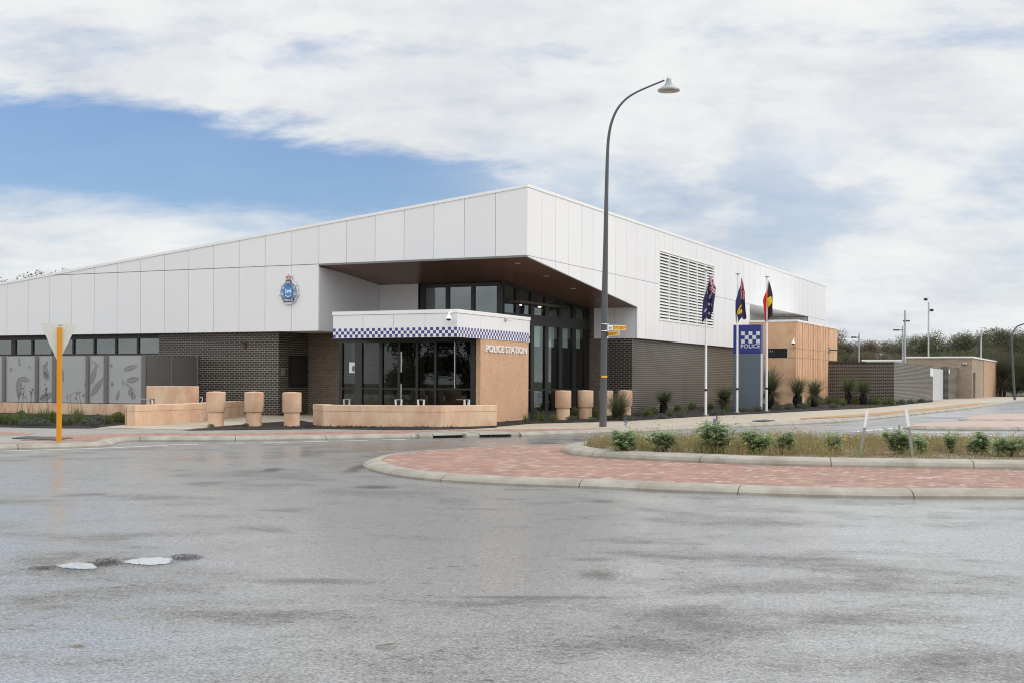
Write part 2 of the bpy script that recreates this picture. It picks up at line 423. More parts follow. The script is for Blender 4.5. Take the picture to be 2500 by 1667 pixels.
# pavers: red clay herringbone
k = NT('red_clay_pavers'); tc = k.n('ShaderNodeTexCoord')
vec = k.n('ShaderNodeMapping', {'Vector': tc.outputs['Object'], 'Rotation': (0, 0, .62), 'Scale': (1 / .115, 1 / .115, 1)}).outputs[0]
mt = k.math; vx, vy, vz = k.sep(vec); ix, iy = mt('FLOOR', vx), mt('FLOOR', vy); fx, fy = mt('SUBTRACT', vx, ix), mt('SUBTRACT', vy, iy)
kk = mt('FLOORED_MODULO', mt('SUBTRACT', ix, iy), 4.0)
is1 = mt('COMPARE', kk, 1.0, .1); is2 = mt('COMPARE', kk, 2.0, .1); hor = mt('LESS_THAN', kk, 1.5)
lx = mt('ADD', fx, is1); ly = mt('ADD', fy, is2)
LX = mt('ADD', 1.0, hor); LY = mt('SUBTRACT', 2.0, hor)
edge_d = mt('MINIMUM', mt('MINIMUM', lx, mt('SUBTRACT', LX, lx)), mt('MINIMUM', ly, mt('SUBTRACT', LY, ly)))
cell = k.n('ShaderNodeTexWhiteNoise', {0: k.comb(mt('SUBTRACT', ix, is1), mt('SUBTRACT', iy, is2), mt('MULTIPLY', hor, 7.0))})
c = k.ramp(cell.outputs[0], [(.0, (.24, .165, .14)), (.14, (.26, .155, .13)), (.20, (.295, .158, .118)), (.45, (.335, .182, .134)), (.65, (.365, .203, .150)), (.88, (.395, .238, .178)), (.97, (.45, .33, .265))])
n = k.noise(tc.outputs['Object'], .9, 6, .65); n2 = k.noise(tc.outputs['Object'], 70, 3)
c = k.mix(.30, c, k.ramp(n, [(.3, .32), (.7, .68)]), 'OVERLAY'); c = k.mix(.3, c, k.ramp(n2, [(.3, .3), (.7, .7)]), 'OVERLAY')
jm = mt('LESS_THAN', edge_d, .045); c = k.mix(jm, c, (.085, .065, .052))
k.bump(mt('MINIMUM', edge_d, .10), .6, .03)
M['pavers'] = k.set(Base_Color=c, Roughness=.7, Specular_IOR_Level=.35)
M['pavers_sheen'] = plain('sheen_pink_paving', (.40, .29, .235), .6, .2, 2.5)  # same red pavers, their wet grazing sheen put into a paler colour
def leafmat(name, a, b, rough=.5, trans=.0):
    k = NT(name); g = k.n('ShaderNodeNewGeometry'); n = k.noise(k.coord(), 1.7, 3)
    f = k.math('ADD', k.math('MULTIPLY', g.outputs['Random Per Island'], .7), k.math('MULTIPLY', n, .3))
    c = k.mix(f, a, b); k.set(Base_Color=c, Roughness=rough, Specular_IOR_Level=.3)
    tl = k.n('ShaderNodeBsdfTranslucent', {'Color': c}); mx = k.n('ShaderNodeMixShader', {0: .38, 1: k.b.outputs[0], 2: tl.outputs[0]})
    k.t.links.new(mx.outputs[0], k.out.inputs['Surface']); return k.mat
M['gum_a'] = leafmat('olive_foliage', (.050, .058, .028), (.165, .165, .085))
M['gum_b'] = leafmat('brown_olive_foliage', (.072, .062, .036), (.20, .165, .098))
M['gum_c'] = leafmat('dark_green_foliage', (.040, .050, .026), (.13, .138, .072))
M['bark'] = plain('grey_bark', (.10, .085, .07), .9, .3)
M['grasstree'] = leafmat('grasstree_blades', (.055, .070, .028), (.15, .165, .085))
M['skirt'] = leafmat('dry_blades', (.10, .085, .05), (.20, .17, .10))
M['trunk_black'] = plain('black_trunk', (.007, .006, .006), .95, .4, 20, bump=1.0, bscale=30)
M['tuft'] = leafmat('tuft_green', (.06, .085, .022), (.17, .20, .07))
M['tuft_grey'] = leafmat('tuft_grey_green', (.06, .075, .05), (.15, .165, .12))
M['lupin'] = leafmat('lupin_leaf', (.21, .29, .13), (.45, .54, .32))
M['lupin_flower'] = leafmat('lupin_flower', (.10, .10, .28), (.25, .24, .45))
M['dry'] = leafmat('dry_weeds', (.19, .125, .055), (.40, .31, .165))
M['drygreen'] = leafmat('weed_green', (.15, .16, .04), (.34, .35, .12))
M['petal'] = leafmat('yellow_petal', (.65, .5, .02), (.8, .7, .05))

# ================================================================ camera, light, sky
cam = bpy.data.cameras.new('Camera'); co = bpy.data.objects.new('Camera', cam); COL.objects.link(co)
cam.sensor_width = 36; cam.lens = F / 2500 * 36; cam.shift_y = (HY - 833.5) / 2500
cam.clip_start = .1; cam.clip_end = 6000
c_, s_ = math.cos(ROLL), math.sin(ROLL)
co.matrix_world = Matrix(((c_, -s_, 0, 0), (0, 0, -1, 0), (s_, c_, 0, CAMH), (0, 0, 0, 1)))
S.camera = co
S.cycles.filter_width = 1.1
S.view_settings.view_transform = 'Standard'; S.view_settings.look = 'None'
S.view_settings.exposure = 0; S.view_settings.gamma = 1
SUN = Vector((.86, -.12, .55)).normalized()
sun_el = math.asin(SUN.z); sun_az = math.atan2(SUN.x, SUN.y)      # clockwise from +Y
sl = bpy.data.lights.new('sun', 'SUN'); sl.energy = 1.05; sl.angle = math.radians(14); sl.color = (1, .93, .84)
so = bpy.data.objects.new('sun', sl); COL.objects.link(so)
so.rotation_euler = (-SUN).to_track_quat('-Z', 'Y').to_euler()

w = bpy.data.worlds.new('World'); S.world = w; w.use_nodes = True
class WT(NT):
    def __init__(s, world): s.t = world.node_tree; s.b = s.t.nodes['Background']; s.out = s.t.nodes['World Output']
k = WT(w)
sky = k.n('ShaderNodeTexSky', sky_type='NISHITA', sun_disc=False, sun_elevation=sun_el, sun_rotation=sun_az, air_density=1.15, dust_density=.6, ozone_density=2.0)
dirv = k.n('ShaderNodeTexCoord').outputs['Generated']
x, y, z = k.sep(dirv)
zz = k.math('ADD', k.math('MAXIMUM', z, 0.0), .26)
cp = k.comb(k.math('DIVIDE', x, zz), k.math('DIVIDE', y, zz), 0.0)
def mp(vec, sc, loc=(0, 0, 0), rot=0): return k.n('ShaderNodeMapping', {'Vector': vec, 'Scale': sc, 'Location': loc, 'Rotation': (0, 0, rot)}).outputs[0]
nA = k.noise(mp(cp, (1.1, 1.9, 1), (3.1, 1.2, 0), .35), 1.0, 8, .58, .25)
nB = k.noise(mp(cp, (3.2, 5.2, 1), (0, 4.2, 0), .25), 1.0, 9, .60, .2)
nD = k.noise(mp(cp, (8.0, 12.0, 1), (2, 1.2, 0), .2), 1.0, 8, .62, .15)
nC = k.noise(mp(cp, (2.0, 4.2, 1), (7.3, 2.0, 0), .3), 1.0, 8, .6, .2)
nE = k.noise(mp(dirv, (1, 1, 1.9), (1.3, .4, .2)), 9.0, 9, .60, .25)
nF = k.noise(mp(dirv, (1, 1, 2.2), (4.3, 2.4, 1.2)), 6.0, 8, .58, .2)
ys = k.math('MAXIMUM', y, .05)
u = k.math('DIVIDE', x, ys); vv = k.math('DIVIDE', z, ys)
wob = k.math('ADD', k.math('MULTIPLY', k.math('SUBTRACT', nB, .5), .085), k.math('MULTIPLY', k.math('SUBTRACT', nA, .5), .045))
vw = k.math('ADD', vv, wob)
def sstep(a, b, val):
    m = k.n('ShaderNodeMapRange', {'Value': val, 'From Min': a, 'From Max': b, 'To Min': 0.0, 'To Max': 1.0}, interpolation_type='SMOOTHSTEP'); return m.outputs[0]
def sstepv(a, b, val): return sstep(a, b, val)
du = k.math('ADD', u, .403)
lowd = k.math('SUBTRACT', vw, k.math('MULTIPLY_ADD', du, -.080, .136))
upd = k.math('SUBTRACT', vw, k.math('MULTIPLY_ADD', du, -.160, .232))
band = k.math('MULTIPLY', sstep(-.018, .022, lowd), k.math('SUBTRACT', 1.0, sstep(-.014, .010, upd)))
band = k.math('MULTIPLY', band, k.math('SUBTRACT', 1.0, sstep(-.12, .20, u)))
front = sstep(.05, .3, y)
band = k.math('MULTIPLY', band, front)
gap = sstep(.515, .68, k.math('ADD', k.math('MULTIPLY', nC, .5), k.math('MULTIPLY', nF, .5)))
gap2 = k.math('MULTIPLY', sstep(.10, .0, k.math('ABSOLUTE', k.math('SUBTRACT', vv, .135))), sstep(.42, .58, nF))
gap = k.math('MAXIMUM', k.math('MULTIPLY', gap, .60), k.math('MULTIPLY', k.math('MULTIPLY', gap2, .46), sstep(-.08, .06, u)))
blue = k.math('MAXIMUM', k.math('MULTIPLY', band, .88), k.math('MULTIPLY', gap, front))
cl = k.math('ADD', k.math('ADD', k.math('MULTIPLY', nB, .24), k.math('MULTIPLY', nA, .24)), k.math('ADD', k.math('MULTIPLY', nD, .17), k.math('MULTIPLY', nE, .35)))
ccol = k.ramp(cl, [(.36, (.60, .64, .70)), (.45, (.73, .76, .80)), (.53, (.84, .86, .87)), (.63, (.93, .93, .925))])
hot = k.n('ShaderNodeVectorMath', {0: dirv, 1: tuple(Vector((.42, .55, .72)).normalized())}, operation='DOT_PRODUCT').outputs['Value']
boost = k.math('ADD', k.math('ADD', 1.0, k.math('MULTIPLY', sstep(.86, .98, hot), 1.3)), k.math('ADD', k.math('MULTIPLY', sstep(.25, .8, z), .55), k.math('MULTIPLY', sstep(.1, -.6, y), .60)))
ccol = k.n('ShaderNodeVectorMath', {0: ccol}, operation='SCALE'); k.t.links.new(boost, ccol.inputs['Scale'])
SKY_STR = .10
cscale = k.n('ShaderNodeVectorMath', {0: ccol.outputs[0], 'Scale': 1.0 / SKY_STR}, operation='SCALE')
skc = k.mix(1.0, sky.outputs[0], (.72, .93, 1.30), 'MULTIPLY')
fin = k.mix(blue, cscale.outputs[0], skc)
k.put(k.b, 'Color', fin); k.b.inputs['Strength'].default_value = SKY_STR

# ================================================================ ground, roads, kerbs
sheet('ground', [(-2500, -300), (2500, -300), (2500, 4500), (-2500, 4500)], -.06, M['grassland'])
def stain(px, py, hw, hh, col):
    c = gnd(px, py); return (c.x, c.y, (gnd(px + hw, py) - c).length, abs(gnd(px, py - hh).y - gnd(px, py + hh).y) / 2, col)
dk = (.020, .019, .018)
M['asphalt'] = asphalt([stain(192, 1383, 62, 12, (.075, .072, .07)), stain(366, 1371, 84, 12, (.075, .072, .07)), stain(258, 1374, 50, 12, dk), stain(455, 1361, 48, 10, dk), stain(105, 1386, 40, 8, (.035, .033, .03)), stain(1450, 1364, 80, 6, (.12, .108, .092)), stain(1462, 1402, 66, 16, (.085, .076, .064)), stain(1470, 1222, 50, 6, (.07, .066, .062)), stain(915, 1188, 70, 6, (.04, .039, .038)),
    stain(872, 1141, 27, 14, (.05, .032, .02)), stain(190, 1577, 26, 7, (.11, .078, .045)), stain(665, 1146, 25, 6, (.05, .05, .05)), stain(760, 1418, 200, 9, (.12, .118, .115)), stain(1300, 1457, 300, 5, (.10, .098, .095))])
sheet('road', [(-140, -12), (190, -12), (190, 118), (-140, 118)], 0.0, M['asphalt'])

# building-side kerb (road edge), walked from far right to far left; the pavement lies on the right of travel
kp = [(2650, 972), (2520, 977), (2448, 985.7), (2371, 997.4), (2269, 1008.7), (2116, 1025.5), (1988.8, 1034), (1789.8, 1042.9), (1600, 1052.5),
      (1404.6, 1059.7), (1300, 1064), (1150, 1067), (989, 1070), (800, 1073), (641, 1075.3), (480, 1076.5), (331.6, 1077)]
kpts = [gnd(px, py) for px, py in kp]
main_line = cr([(p.x, p.y) for p in kpts], 8)
nzp = [(-900, 1122), (-300, 1106), (0, 1098), (110, 1095.5), (200, 1092.5), (250, 1090), (274, 1086.5), (283, 1082.5), (300, 1079.2)]
nz = [(gnd(px, py).x, gnd(px, py).y) for px, py in nzp]
mainr = main_line[::-1]
edge = cr(nz + [(p.x, p.y) for p in [gnd(*q) for q in kp[::-1]]], 9)
KP = [(0, -.05), (0, .04), (.05, .085), (.14, .12), (.30, .126), (.30, .0)]
PZ = .112
drain_px = [(1098, 1068), (1210, 1066)]
drains = [gnd(px, py) for px, py in drain_px]
kerb('kerb', edge, KP, M['kerb'], skip=[(d.x, d.y, .80) for d in drains])
inner = [(p.x, p.y) for p in offset(edge, .2)]
sheet('pavement', inner + [(150, 105), (150, 116), (-120, 116), (-120, 40)], PZ, M['path'])
def along(px0, px1):                    # part of the kerb line between two picture columns
    return [p for p in edge if px0 <= p.x / p.y * F + CX <= px1]
sec = along(-700, 1120)
lp = [(1110, 1054), (1060, 1047.5), (800, 1043.5), (560, 1047), (300, 1046), (0, 1042), (-600, 1034)]
sheet('footpath', [tuple(p) for p in offset(sec, .31)] + [tuple(gnd(px, py, PZ).xy) for px, py in lp], PZ + .005, M['wetpath'])
sec = along(262, 1590); n_ = len(sec)
wd_ = [min(1, i / 8, (n_ - 1 - i) / 14) for i in range(n_)]
back = [p + (offset(sec, 1)[i] - p) * (.31 + 1.85 * max(.05, wd_[i])) for i, p in enumerate(sec)]
sheet('paver_strip', [tuple(p) for p in offset(sec, .31)] + [tuple(p) for p in back[::-1]], PZ + .010, M['pavers'])
sec = along(-400, 215)
sheet('paver_strip', [tuple(p) for p in offset(sec, .31)] + [tuple(p) for p in offset(sec, .85)[::-1]], PZ + .010, M['pavers'])
sheet('paver_strip', [tuple(gnd(px, py, PZ).xy) for px, py in [(-500, 1055), (0, 1053.5), (88, 1056.5), (70, 1061), (0, 1062), (-500, 1066)]], PZ + .010, M['pavers'])
ap = [(225, 1043.5), (308, 1036), (455, 1030), (508, 1025), (600, 1012), (700, 1003), (800, 1002), (765, 1030), (646, 1031), (442, 1048.5)]
sheet('footpath', [tuple(gnd(px, py, PZ).xy) for px, py in ap], PZ + .012, M['path'])
sv = [(1955, 1023), (2116, 1016), (2269, 1001.5), (2371, 990.5), (2436, 981.6), (2371, 984.5), (2269, 995.5), (2116, 1009.5), (1953, 1020.4)]
sheet('sandy_verge', [tuple(gnd(px, py, PZ).xy) for px, py in sv], PZ + .015, M['sand'])

def bed_z(cx, seed): 
    return lambda x, y: R(y) + .03 * math.sin(x * 1.9 + seed) + .03 * math.sin(y * 2.3 + seed * 2)
def bed(poly_px, name='garden_bed'):
    pts = [gnd(px, py, .135) for px, py in poly_px]
    return sheet(name, [tuple(p.xy) for p in pts], .132, M['mulch'])
# left bed in front of the leaf screen
bed([(-700, 1033), (0, 1040.5), (120, 1043), (222, 1043.5), (308, 1034.5), (330, 1010), (0, 1006), (-700, 998)])
# wedge bed by the bollards and round the seat wall
bed([(446, 1048.8), (560, 1038), (650, 1030), (690, 1027.5), (735, 1025), (770, 1031), (918, 1034), (1076, 1035), (1190, 1031), (1213, 1035), (1213, 1041), (1130, 1045), (960, 1047.5), (800, 1044.8), (600, 1047)])
# right bed under the building and the flags
bed([(1200, 1040), (1300, 1031.6), (1420, 1028.5), (1555, 1024), (1723, 1013.8), (1887, 1006), (2014, 999.5), (2123, 994.3), (2184, 988.8), (2279, 979.5), (2275, 974), (2150, 974), (1900, 980), (1700, 988), (1560, 994), (1400, 1002), (1290, 1004), (1180, 1010)])

# ---- roundabout: apron and planted island
ao = [(2900, 1222), (2500, 1217), (2062, 1214), (1658, 1201), (1488, 1193), (1212, 1183), (1033, 1171), (940, 1157.5), (893, 1143), (891, 1133), (945, 1118), (1074, 1106.5), (1240, 1097.5), (1414, 1091.5), (1700, 1086), (2100, 1081), (2900, 1077)]
aw = [gnd(px, py) for px, py in ao]
aline = cr([(p.x, p.y) for p in aw], 10)
far_r = [(14, 17.2), (22, 18.0), (30, 22), (31, 27), (26, 31.2), (18, 32.5)]
AP = [(0, -.05), (0, .035), (.05, .075), (.13, .105), (.24, .118), (.34, .118), (.34, .0)]
loop = cr([(p.x, p.y) for p in aw[1:-1]][::-1] + [(11, 31.6), (17, 31.2), (24, 28.5), (26, 24), (22, 19.2), (15, 17.4)][0:0] + [], 10)
full = [(p.x, p.y) for p in aw[1:-1]] + [(13.5, 31.9), (19, 30.5), (23, 27), (23, 22.5), (18.5, 18.8), (13, 17.3)]
loop = cr(full, 10, True)
def area(L): return sum(L[i][0] * L[(i + 1) % len(L)][1] - L[(i + 1) % len(L)][0] * L[i][1] for i in range(len(L))) / 2
if area(loop) < 0: loop = loop[::-1]
kerb('kerb', loop + [loop[0]], AP, M['kerb'], seg=9, step=.27)
sheet('roundabout_apron', [tuple(p) for p in offset(loop, .24, True)], .108, M['pavers'])
ii = [(2500, 1145.5), (2317, 1143), (1913, 1136.5), (1658, 1126.5), (1530, 1120.5), (1420, 1113.5), (1376, 1104), (1378, 1097.5), (1424, 1089.5)]
iw = [gnd(px, py, .108) for px, py in ii]
ifull = [(p.x, p.y) for p in iw] + [(3.2, 30.3), (6.5, 30.9), (11, 30.9), (15.5, 29.4), (19, 26.5), (19, 24.2), (15, 22.2), (11.6, 21.9)]
iloop = cr(ifull, 10, True)
if area(iloop) < 0: iloop = iloop[::-1]
IP = [(0, .06), (0, .15), (.03, .20), (.10, .232), (.22, .25), (.46, .255), (.46, .10)]
kerb('kerb', iloop + [iloop[0]], IP, M['kerb'], seg=9, step=.27)
isoil = offset(iloop, .43, True)
sheet('island_soil', [tuple(p) for p in isoil], .235, M['soil'])

# ---- far splitter islands on the right
for pts in ([(2960, 1056), (2500, 1051), (2352, 1050), (2225, 1048), (2205, 1043.5), (2240, 1037.5), (2330, 1034), (2500, 1033.5), (2960, 1035)],
            [(2960, 1031), (2500, 1030.5), (2380, 1031), (2340, 1028), (2362, 1020), (2420, 1015), (2500, 1014), (2960, 1014)]):
    L = cr([tuple(gnd(px, py).xy) for px, py in pts], 6, True)
    if area(L) < 0: L = L[::-1]
    kerb('kerb', L + [L[0]], KP, M['kerb'], seg=10, step=.3)
    sheet('splitter_island', [tuple(p) for p in offset(L, .13, True)], .118, M['pavers_sheen'])

# ---- painted lines
def stripe(px_a, px_b, wdt, off=.005):
    a, b = gnd(*px_a), gnd(*px_b); d = (b - a).xy.normalized(); nn = Vector((-d.y, d.x)) * wdt / 2
    sheet('road_marking', [tuple(a.xy + nn), tuple(a.xy - nn), tuple(b.xy - nn), tuple(b.xy + nn)], off, M['line'])
for a, b in (((-600, 1117), (0, 1100.5)), ((0, 1100.5), (230, 1094)), ((230, 1094), (409, 1086.8)), ((417, 1084.8), (484, 1084.4)), ((533, 1082.6), (597, 1082.2)), ((641, 1080), (702, 1079.8)),
             ((741, 1077.6), (801, 1077)), ((843, 1075.2), (898, 1074.6)), ((934, 1072.6), (992, 1072))):
    stripe(a, b, .14)
for a, b in (((2085, 1053), (2212, 1042)), ((2470, 1014.5), (2620, 1003)), ((1800, 1066), (2900, 1060)), ((2200, 1055), (2900, 1059))):
    stripe(a, b, .16)

# ---- puddles with the broken asphalt beside them
def blob(cx, cy, rx, ry, seed, n=28, rough=.22):
    r = random.Random(seed); out = []
    ph = [r.uniform(0, 6.28) for _ in range(5)]
    for i in range(n):
        a = 2 * math.pi * i / n
        q = 1 + rough * (math.sin(2 * a + ph[0]) * .5 + math.sin(3 * a + ph[1]) * .4 + math.sin(5 * a + ph[2]) * .25 + math.sin(9 * a + ph[3]) * .15)
        out.append((cx + rx * q * math.cos(a), cy + ry * q * math.sin(a)))
    return out
for (px, py, hw, hh, sd) in ((190, 1381, 44, 8.5, 1), (366, 1369.5, 60, 8.5, 5)):
    rz = random.Random(sd); pts = blob(px, py, hw, hh, sd, 90, .2)
    sheet('puddle', [tuple(gnd(px + (a - px) * q, py + (b - py) * q).xy) for (a, b) in pts for q in [1 + rz.uniform(-.10, .10)]], .004, M['water'])
r = random.Random(4); m = MB()
for (px, py, hw, hh, n) in ((258, 1373, 42, 9, 300), (455, 1360, 40, 8, 260), (105, 1386, 40, 5, 60)):
    for i in range(n):
        a = r.uniform(0, 6.28); q = math.sqrt(r.random()); p = gnd(px + hw * q * math.cos(a), py + hh * q * math.sin(a)); sz = r.uniform(.002, .007); z = .004 + .012 * (1 - q)
        m.add([(p.x + r.uniform(-sz, sz), p.y + r.uniform(-sz, sz), z + r.uniform(-sz, sz * 1.2)) for _ in range(4)], [(0, 1, 2), (0, 2, 3), (0, 3, 1), (1, 3, 2)])
tag(m.build('loose_chippings', M['rubble']), kind='stuff')

# ================================================================ police station
RZ = -TH
st = empty('police_station', (C0[0], C0[1], 0), RZ, 'white clad single storey police station with overhanging corner and brick base', 'building')
PW = 1.216
ZJ = onA(1286, 624, 0)[1]                       # joint between the cladding tiers
ZT = onA(1286, 450, 0)[1]
xl, zl = onA(0, 691, 0); SL = (ZT - zl) / (0 - xl)
ZB = .5 * (onA(778, 807.8, 0)[1] + onB(1556, 825.4, 0)[1])
roofz = lambda x: ZT + SL * x
XE = onA(778, 720, 0)[0]                        # left end of the open corner
YE = onB(1555.8, 780, 0)[0]                     # far end of the open corner
ZS = onB(1555.8, 750, 0)[1]                     # soffit height there
sof = lambda y: ZJ - .03 + (ZS - ZJ + .03) * y / YE
Y29 = onB(1830.3, 760, 0)[0]; Y44 = onB(1973, 800, 0)[0]; YN = onB(2016, 740, 0)[0]
XW = -36.0
print('DIM', ZJ, ZT, SL, ZB, XE, YE, ZS, Y29, Y44, YN)
# A side cladding
G = .016
up = MB(); lo = MB()
xj = [XE + PW * i for i in range(0, 20) if XE + PW * i < -.2] + [0.0]
xj = [-x for x in sorted([-x for x in xj])]
xj = [XE + (0 - XE) * i / 7 for i in range(8)]
left = [XE]
while left[-1] > XW: left.append(left[-1] - PW)
allx = sorted(left + xj[1:])
for a, b in zip(allx[:-1], allx[1:]):
    a2, b2 = a + G / 2, (b - G / 2 if b < 0 else b)
    zb_ = ZJ + .012
    ra, rb = roofz(a2) - .10, roofz(b2) - .10
    if rb > zb_:
        if ra > zb_: up.prA([(a2, zb_), (b2, zb_), (b2, rb), (a2, ra)], 0, .03)
        else:
            xc = (zb_ + .10 - ZT) / SL; up.prA([(xc, zb_), (b2, zb_), (b2, rb)], 0, .03)
    if b <= XE + 1e-6:
        t = ZJ - .012
        if rb > t and ra > t: lo.prA([(a2, ZB), (b2, ZB), (b2, t), (a2, t)], 0, .03)
        elif rb > t:
            xc = (t + .10 - ZT) / SL; lo.prA([(a2, ZB), (b2, ZB), (b2, t), (xc, t), (a2, ra)], 0, .03)
        else: lo.prA([(a2, ZB), (b2, ZB), (b2, rb), (a2, ra)], 0, .03)
up.build('upper_cladding', M['clad'], st); lo.build('lower_cladding', M['clad'], st)
bk = MB()
bk.prA([(XW, ZB + .02), (XE - .01, ZB + .02), (XE - .01, ZJ - .05), (-.04, ZJ - .05), (-.04, ZT - .12), (XW, roofz(XW) - .12)], .031, .09)
# B side cladding
upb = MB(); lob = MB(); loc_ = MB(); lod = MB()
yj = [0.0]
while yj[-1] < YN: yj.append(min(yj[-1] + PW, YN))
g = .009
LY0, LZ0 = onB(1609.8, 778.6, 0); LY1 = onB(1743.3, 700, 0)[0]; LZ1 = onB(1609.8, 609.8, 0)[1]
def addB(mb, y0, y1, z0a, z0b, z1):
    if y1 - y0 > .03: mb.prB([(y0, z0a), (y1, z0b), (y1, z1), (y0, z1)], -.03, 0)
for a, b in zip(yj[:-1], yj[1:]):
    a2, b2 = (a + .0305 if a < .01 else a + g), b - g
    # upper tier, with the louvre opening cut out
    if b2 < LY0 or a2 > LY1: addB(upb, a2, b2, ZJ + .008, ZJ + .008, ZT - .10)
    else:
        if a2 < LY0: addB(upb, a2, LY0 - g, ZJ + .008, ZJ + .008, ZT - .10)
        addB(upb, max(a2, LY0), min(b2, LY1), LZ1, LZ1, ZT - .10)
        if b2 > LY1: addB(upb, LY1 + g, b2, ZJ + .008, ZJ + .008, ZT - .10)
    # lower tier
    if a2 < YE: 
        e = min(b2, YE); addB(loc_, a2, e, sof(a2) + .001, sof(e) + .001, ZJ - .008)
    s0 = max(a2, YE)
    if s0 < Y29 and b2 > YE:
        e = min(b2, Y29)
        if e < LY0 or s0 > LY1: addB(lob, s0, e, ZB, ZB, ZJ - .008)
        else:
            if s0 < LY0: addB(lob, s0, LY0 - g, ZB, ZB, ZJ - .008)
            addB(lob, max(s0, LY0), min(e, LY1), ZB, ZB, LZ0)
            if e > LY1: addB(lob, LY1 + g, e, ZB, ZB, ZJ - .008)
    if b2 > Y44: addB(lod, max(a2, Y44), b2, ZB, ZB, ZJ - .008)
upb.build('upper_cladding', M['clad'], st)
for q_ in (lob, loc_, lod): q_.build('lower_cladding', M['clad'], st)
def backB(y0, y1, z0a, z0b, z1): bk.prB([(y0, z0a), (y1, z0b), (y1, z1), (y0, z1)], -.09, -.0325)
backB(.1, YE, sof(.1) + .03, sof(YE) + .03, ZT - .14); backB(YE, LY0, ZB + .02, ZB + .02, ZT - .14)
backB(LY0, LY1, LZ1 + .02, LZ1 + .02, ZT - .14); backB(LY0, LY1, ZB + .02, ZB + .02, LZ0 - .02)
backB(LY1, Y29, ZB + .02, ZB + .02, ZT - .14); backB(Y29, Y44, ZJ + .02, ZJ + .02, ZT - .14); backB(Y44, YN, ZB + .02, ZB + .02, ZT - .14)
bk.build('cladding_backing', M['clad_joint'], st)
# parapet capping and roof
cap = MB()
cap.prA([(XW, roofz(XW) - .10), (.025, roofz(.025) - .10), (.025, roofz(.025)), (XW, roofz(XW))], -.025, .28)
cap.box(-.25, .025, .281, YN + .02, ZT - .10, ZT + .002)
cap.build('parapet_capping', M['white'], st)
rf = MB(); rf.prA([(XW, roofz(XW) - .34), (-.1, ZT - .34), (-.1, ZT - .22), (XW, roofz(XW) - .22)], .29, YN - .05)
rf.box(XW, -.1, YN - .05, YN + .0, ZB - 3, ZT - .4)
rf.build('roof', M['metal'], st)
# louvre panel
lv = MB(); ncol = 6; nsl = 21
cw = (LY1 - LY0) / ncol
for i in range(ncol + 1):
    yy = LY0 + cw * i; ww = .05 if 0 < i < ncol else .07
    lv.box(-.10, .012, yy - ww / 2, yy + ww / 2, LZ0, LZ1)
lv.box(-.10, .012, LY0, LY1, LZ1 - .05, LZ1 + .02); lv.box(-.10, .03, LY0 - .03, LY1 + .03, LZ0 - .06, LZ0 + .03)
LF = lv.build('louvre_frame', M['white'], st)
sl_ = MB()
for j in range(nsl):
    z0 = LZ0 + .06 + (LZ1 - LZ0 - .10) * (j + .5) / nsl
    sl_.prB([(LY0, 0), (LY1, 0), (LY1, .01), (LY0, .01)], 0, 0)
    del sl_.v[-8:], sl_.f[-6:], sl_.m[-6:], sl_.sm[-6:]
    a, b = (-.085, z0 + .055), (.0, z0 - .035)
    sl_.hexa([(a[0], LY0, a[1]), (b[0], LY0, b[1]), (b[0], LY1, b[1]), (a[0], LY1, a[1])],
             [(a[0], LY0, a[1] + .018), (b[0], LY0, b[1] + .018), (b[0], LY1, b[1] + .018), (a[0], LY1, a[1] + .018)])
sl_.build('louvre_blades', M['white'], LF)
lb = MB(); lb.box(-.35, -.30, LY0 - .1, LY1 + .1, LZ0 - .1, LZ1 + .1); lb.build('louvre_back', M['grey_trim'], LF)

# ---- open corner: timber soffit, white returns
sm = MB(); T = .10
sm.hexa([(XE, .10, sof(.1)), (-.10, .10, sof(.1)), (-.10, YE + 1.3, sof(YE + 1.3)), (XE, YE + 1.3, sof(YE + 1.3))],
        [(XE, .10, sof(.1) + T), (-.10, .10, sof(.1) + T), (-.10, YE + 1.3, sof(YE + 1.3) + T), (XE, YE + 1.3, sof(YE + 1.3) + T)])
sm.build('timber_soffit', M['wood'], st)
tr = MB()
tr.box(XE, -.0305, .005, .10, ZJ - .055, ZJ + .008)
tr.hexa([(-.10, .005, sof(0) - .03), (-.002, .005, sof(0) - .03), (-.002, YE, sof(YE) - .03), (-.10, YE, sof(YE) - .03)],
        [(-.10, .005, sof(0)), (-.002, .005, sof(0)), (-.002, YE, sof(YE)), (-.10, YE, sof(YE))])
tr.build('soffit_edge_trim', M['grey_trim'], st)
YB = 4.29
ret = MB()
for i in range(3):
    a, b = .033 + i * (YB - .03) / 3, .03 + (i + 1) * (YB - .03) / 3 - .012
    ret.prB([(a, ZB), (b, ZB), (b, sof(b) - .005), (a, sof(a) - .06 if i == 0 else sof(a) - .005)], XE - .03, XE)
xw0 = onA(1020, 700, YB)[0]
ret.box(XE, xw0, YB, YB + .05, ZB, sof(YB) - .01)
ret.box(XE - .05, XE - .035, .1, YB, ZB + .02, sof(YB))
ret.build('recess_cladding', M['clad'], st)
ret2 = MB(); xr = onA(1450, 780, YE)[0]
ret2.box(xr, xr * .52 - .006, YE, YE + .05, ZB, sof(YE) - .005); ret2.box(xr * .52 + .006, -.031, YE, YE + .05, ZB, sof(YE) - .005)
ret2.box(xr, xr + .05, YE + .05, YE + 2, ZB, sof(YE + 2) - .005)
ret2.build('recess_cladding', M['clad'], st)
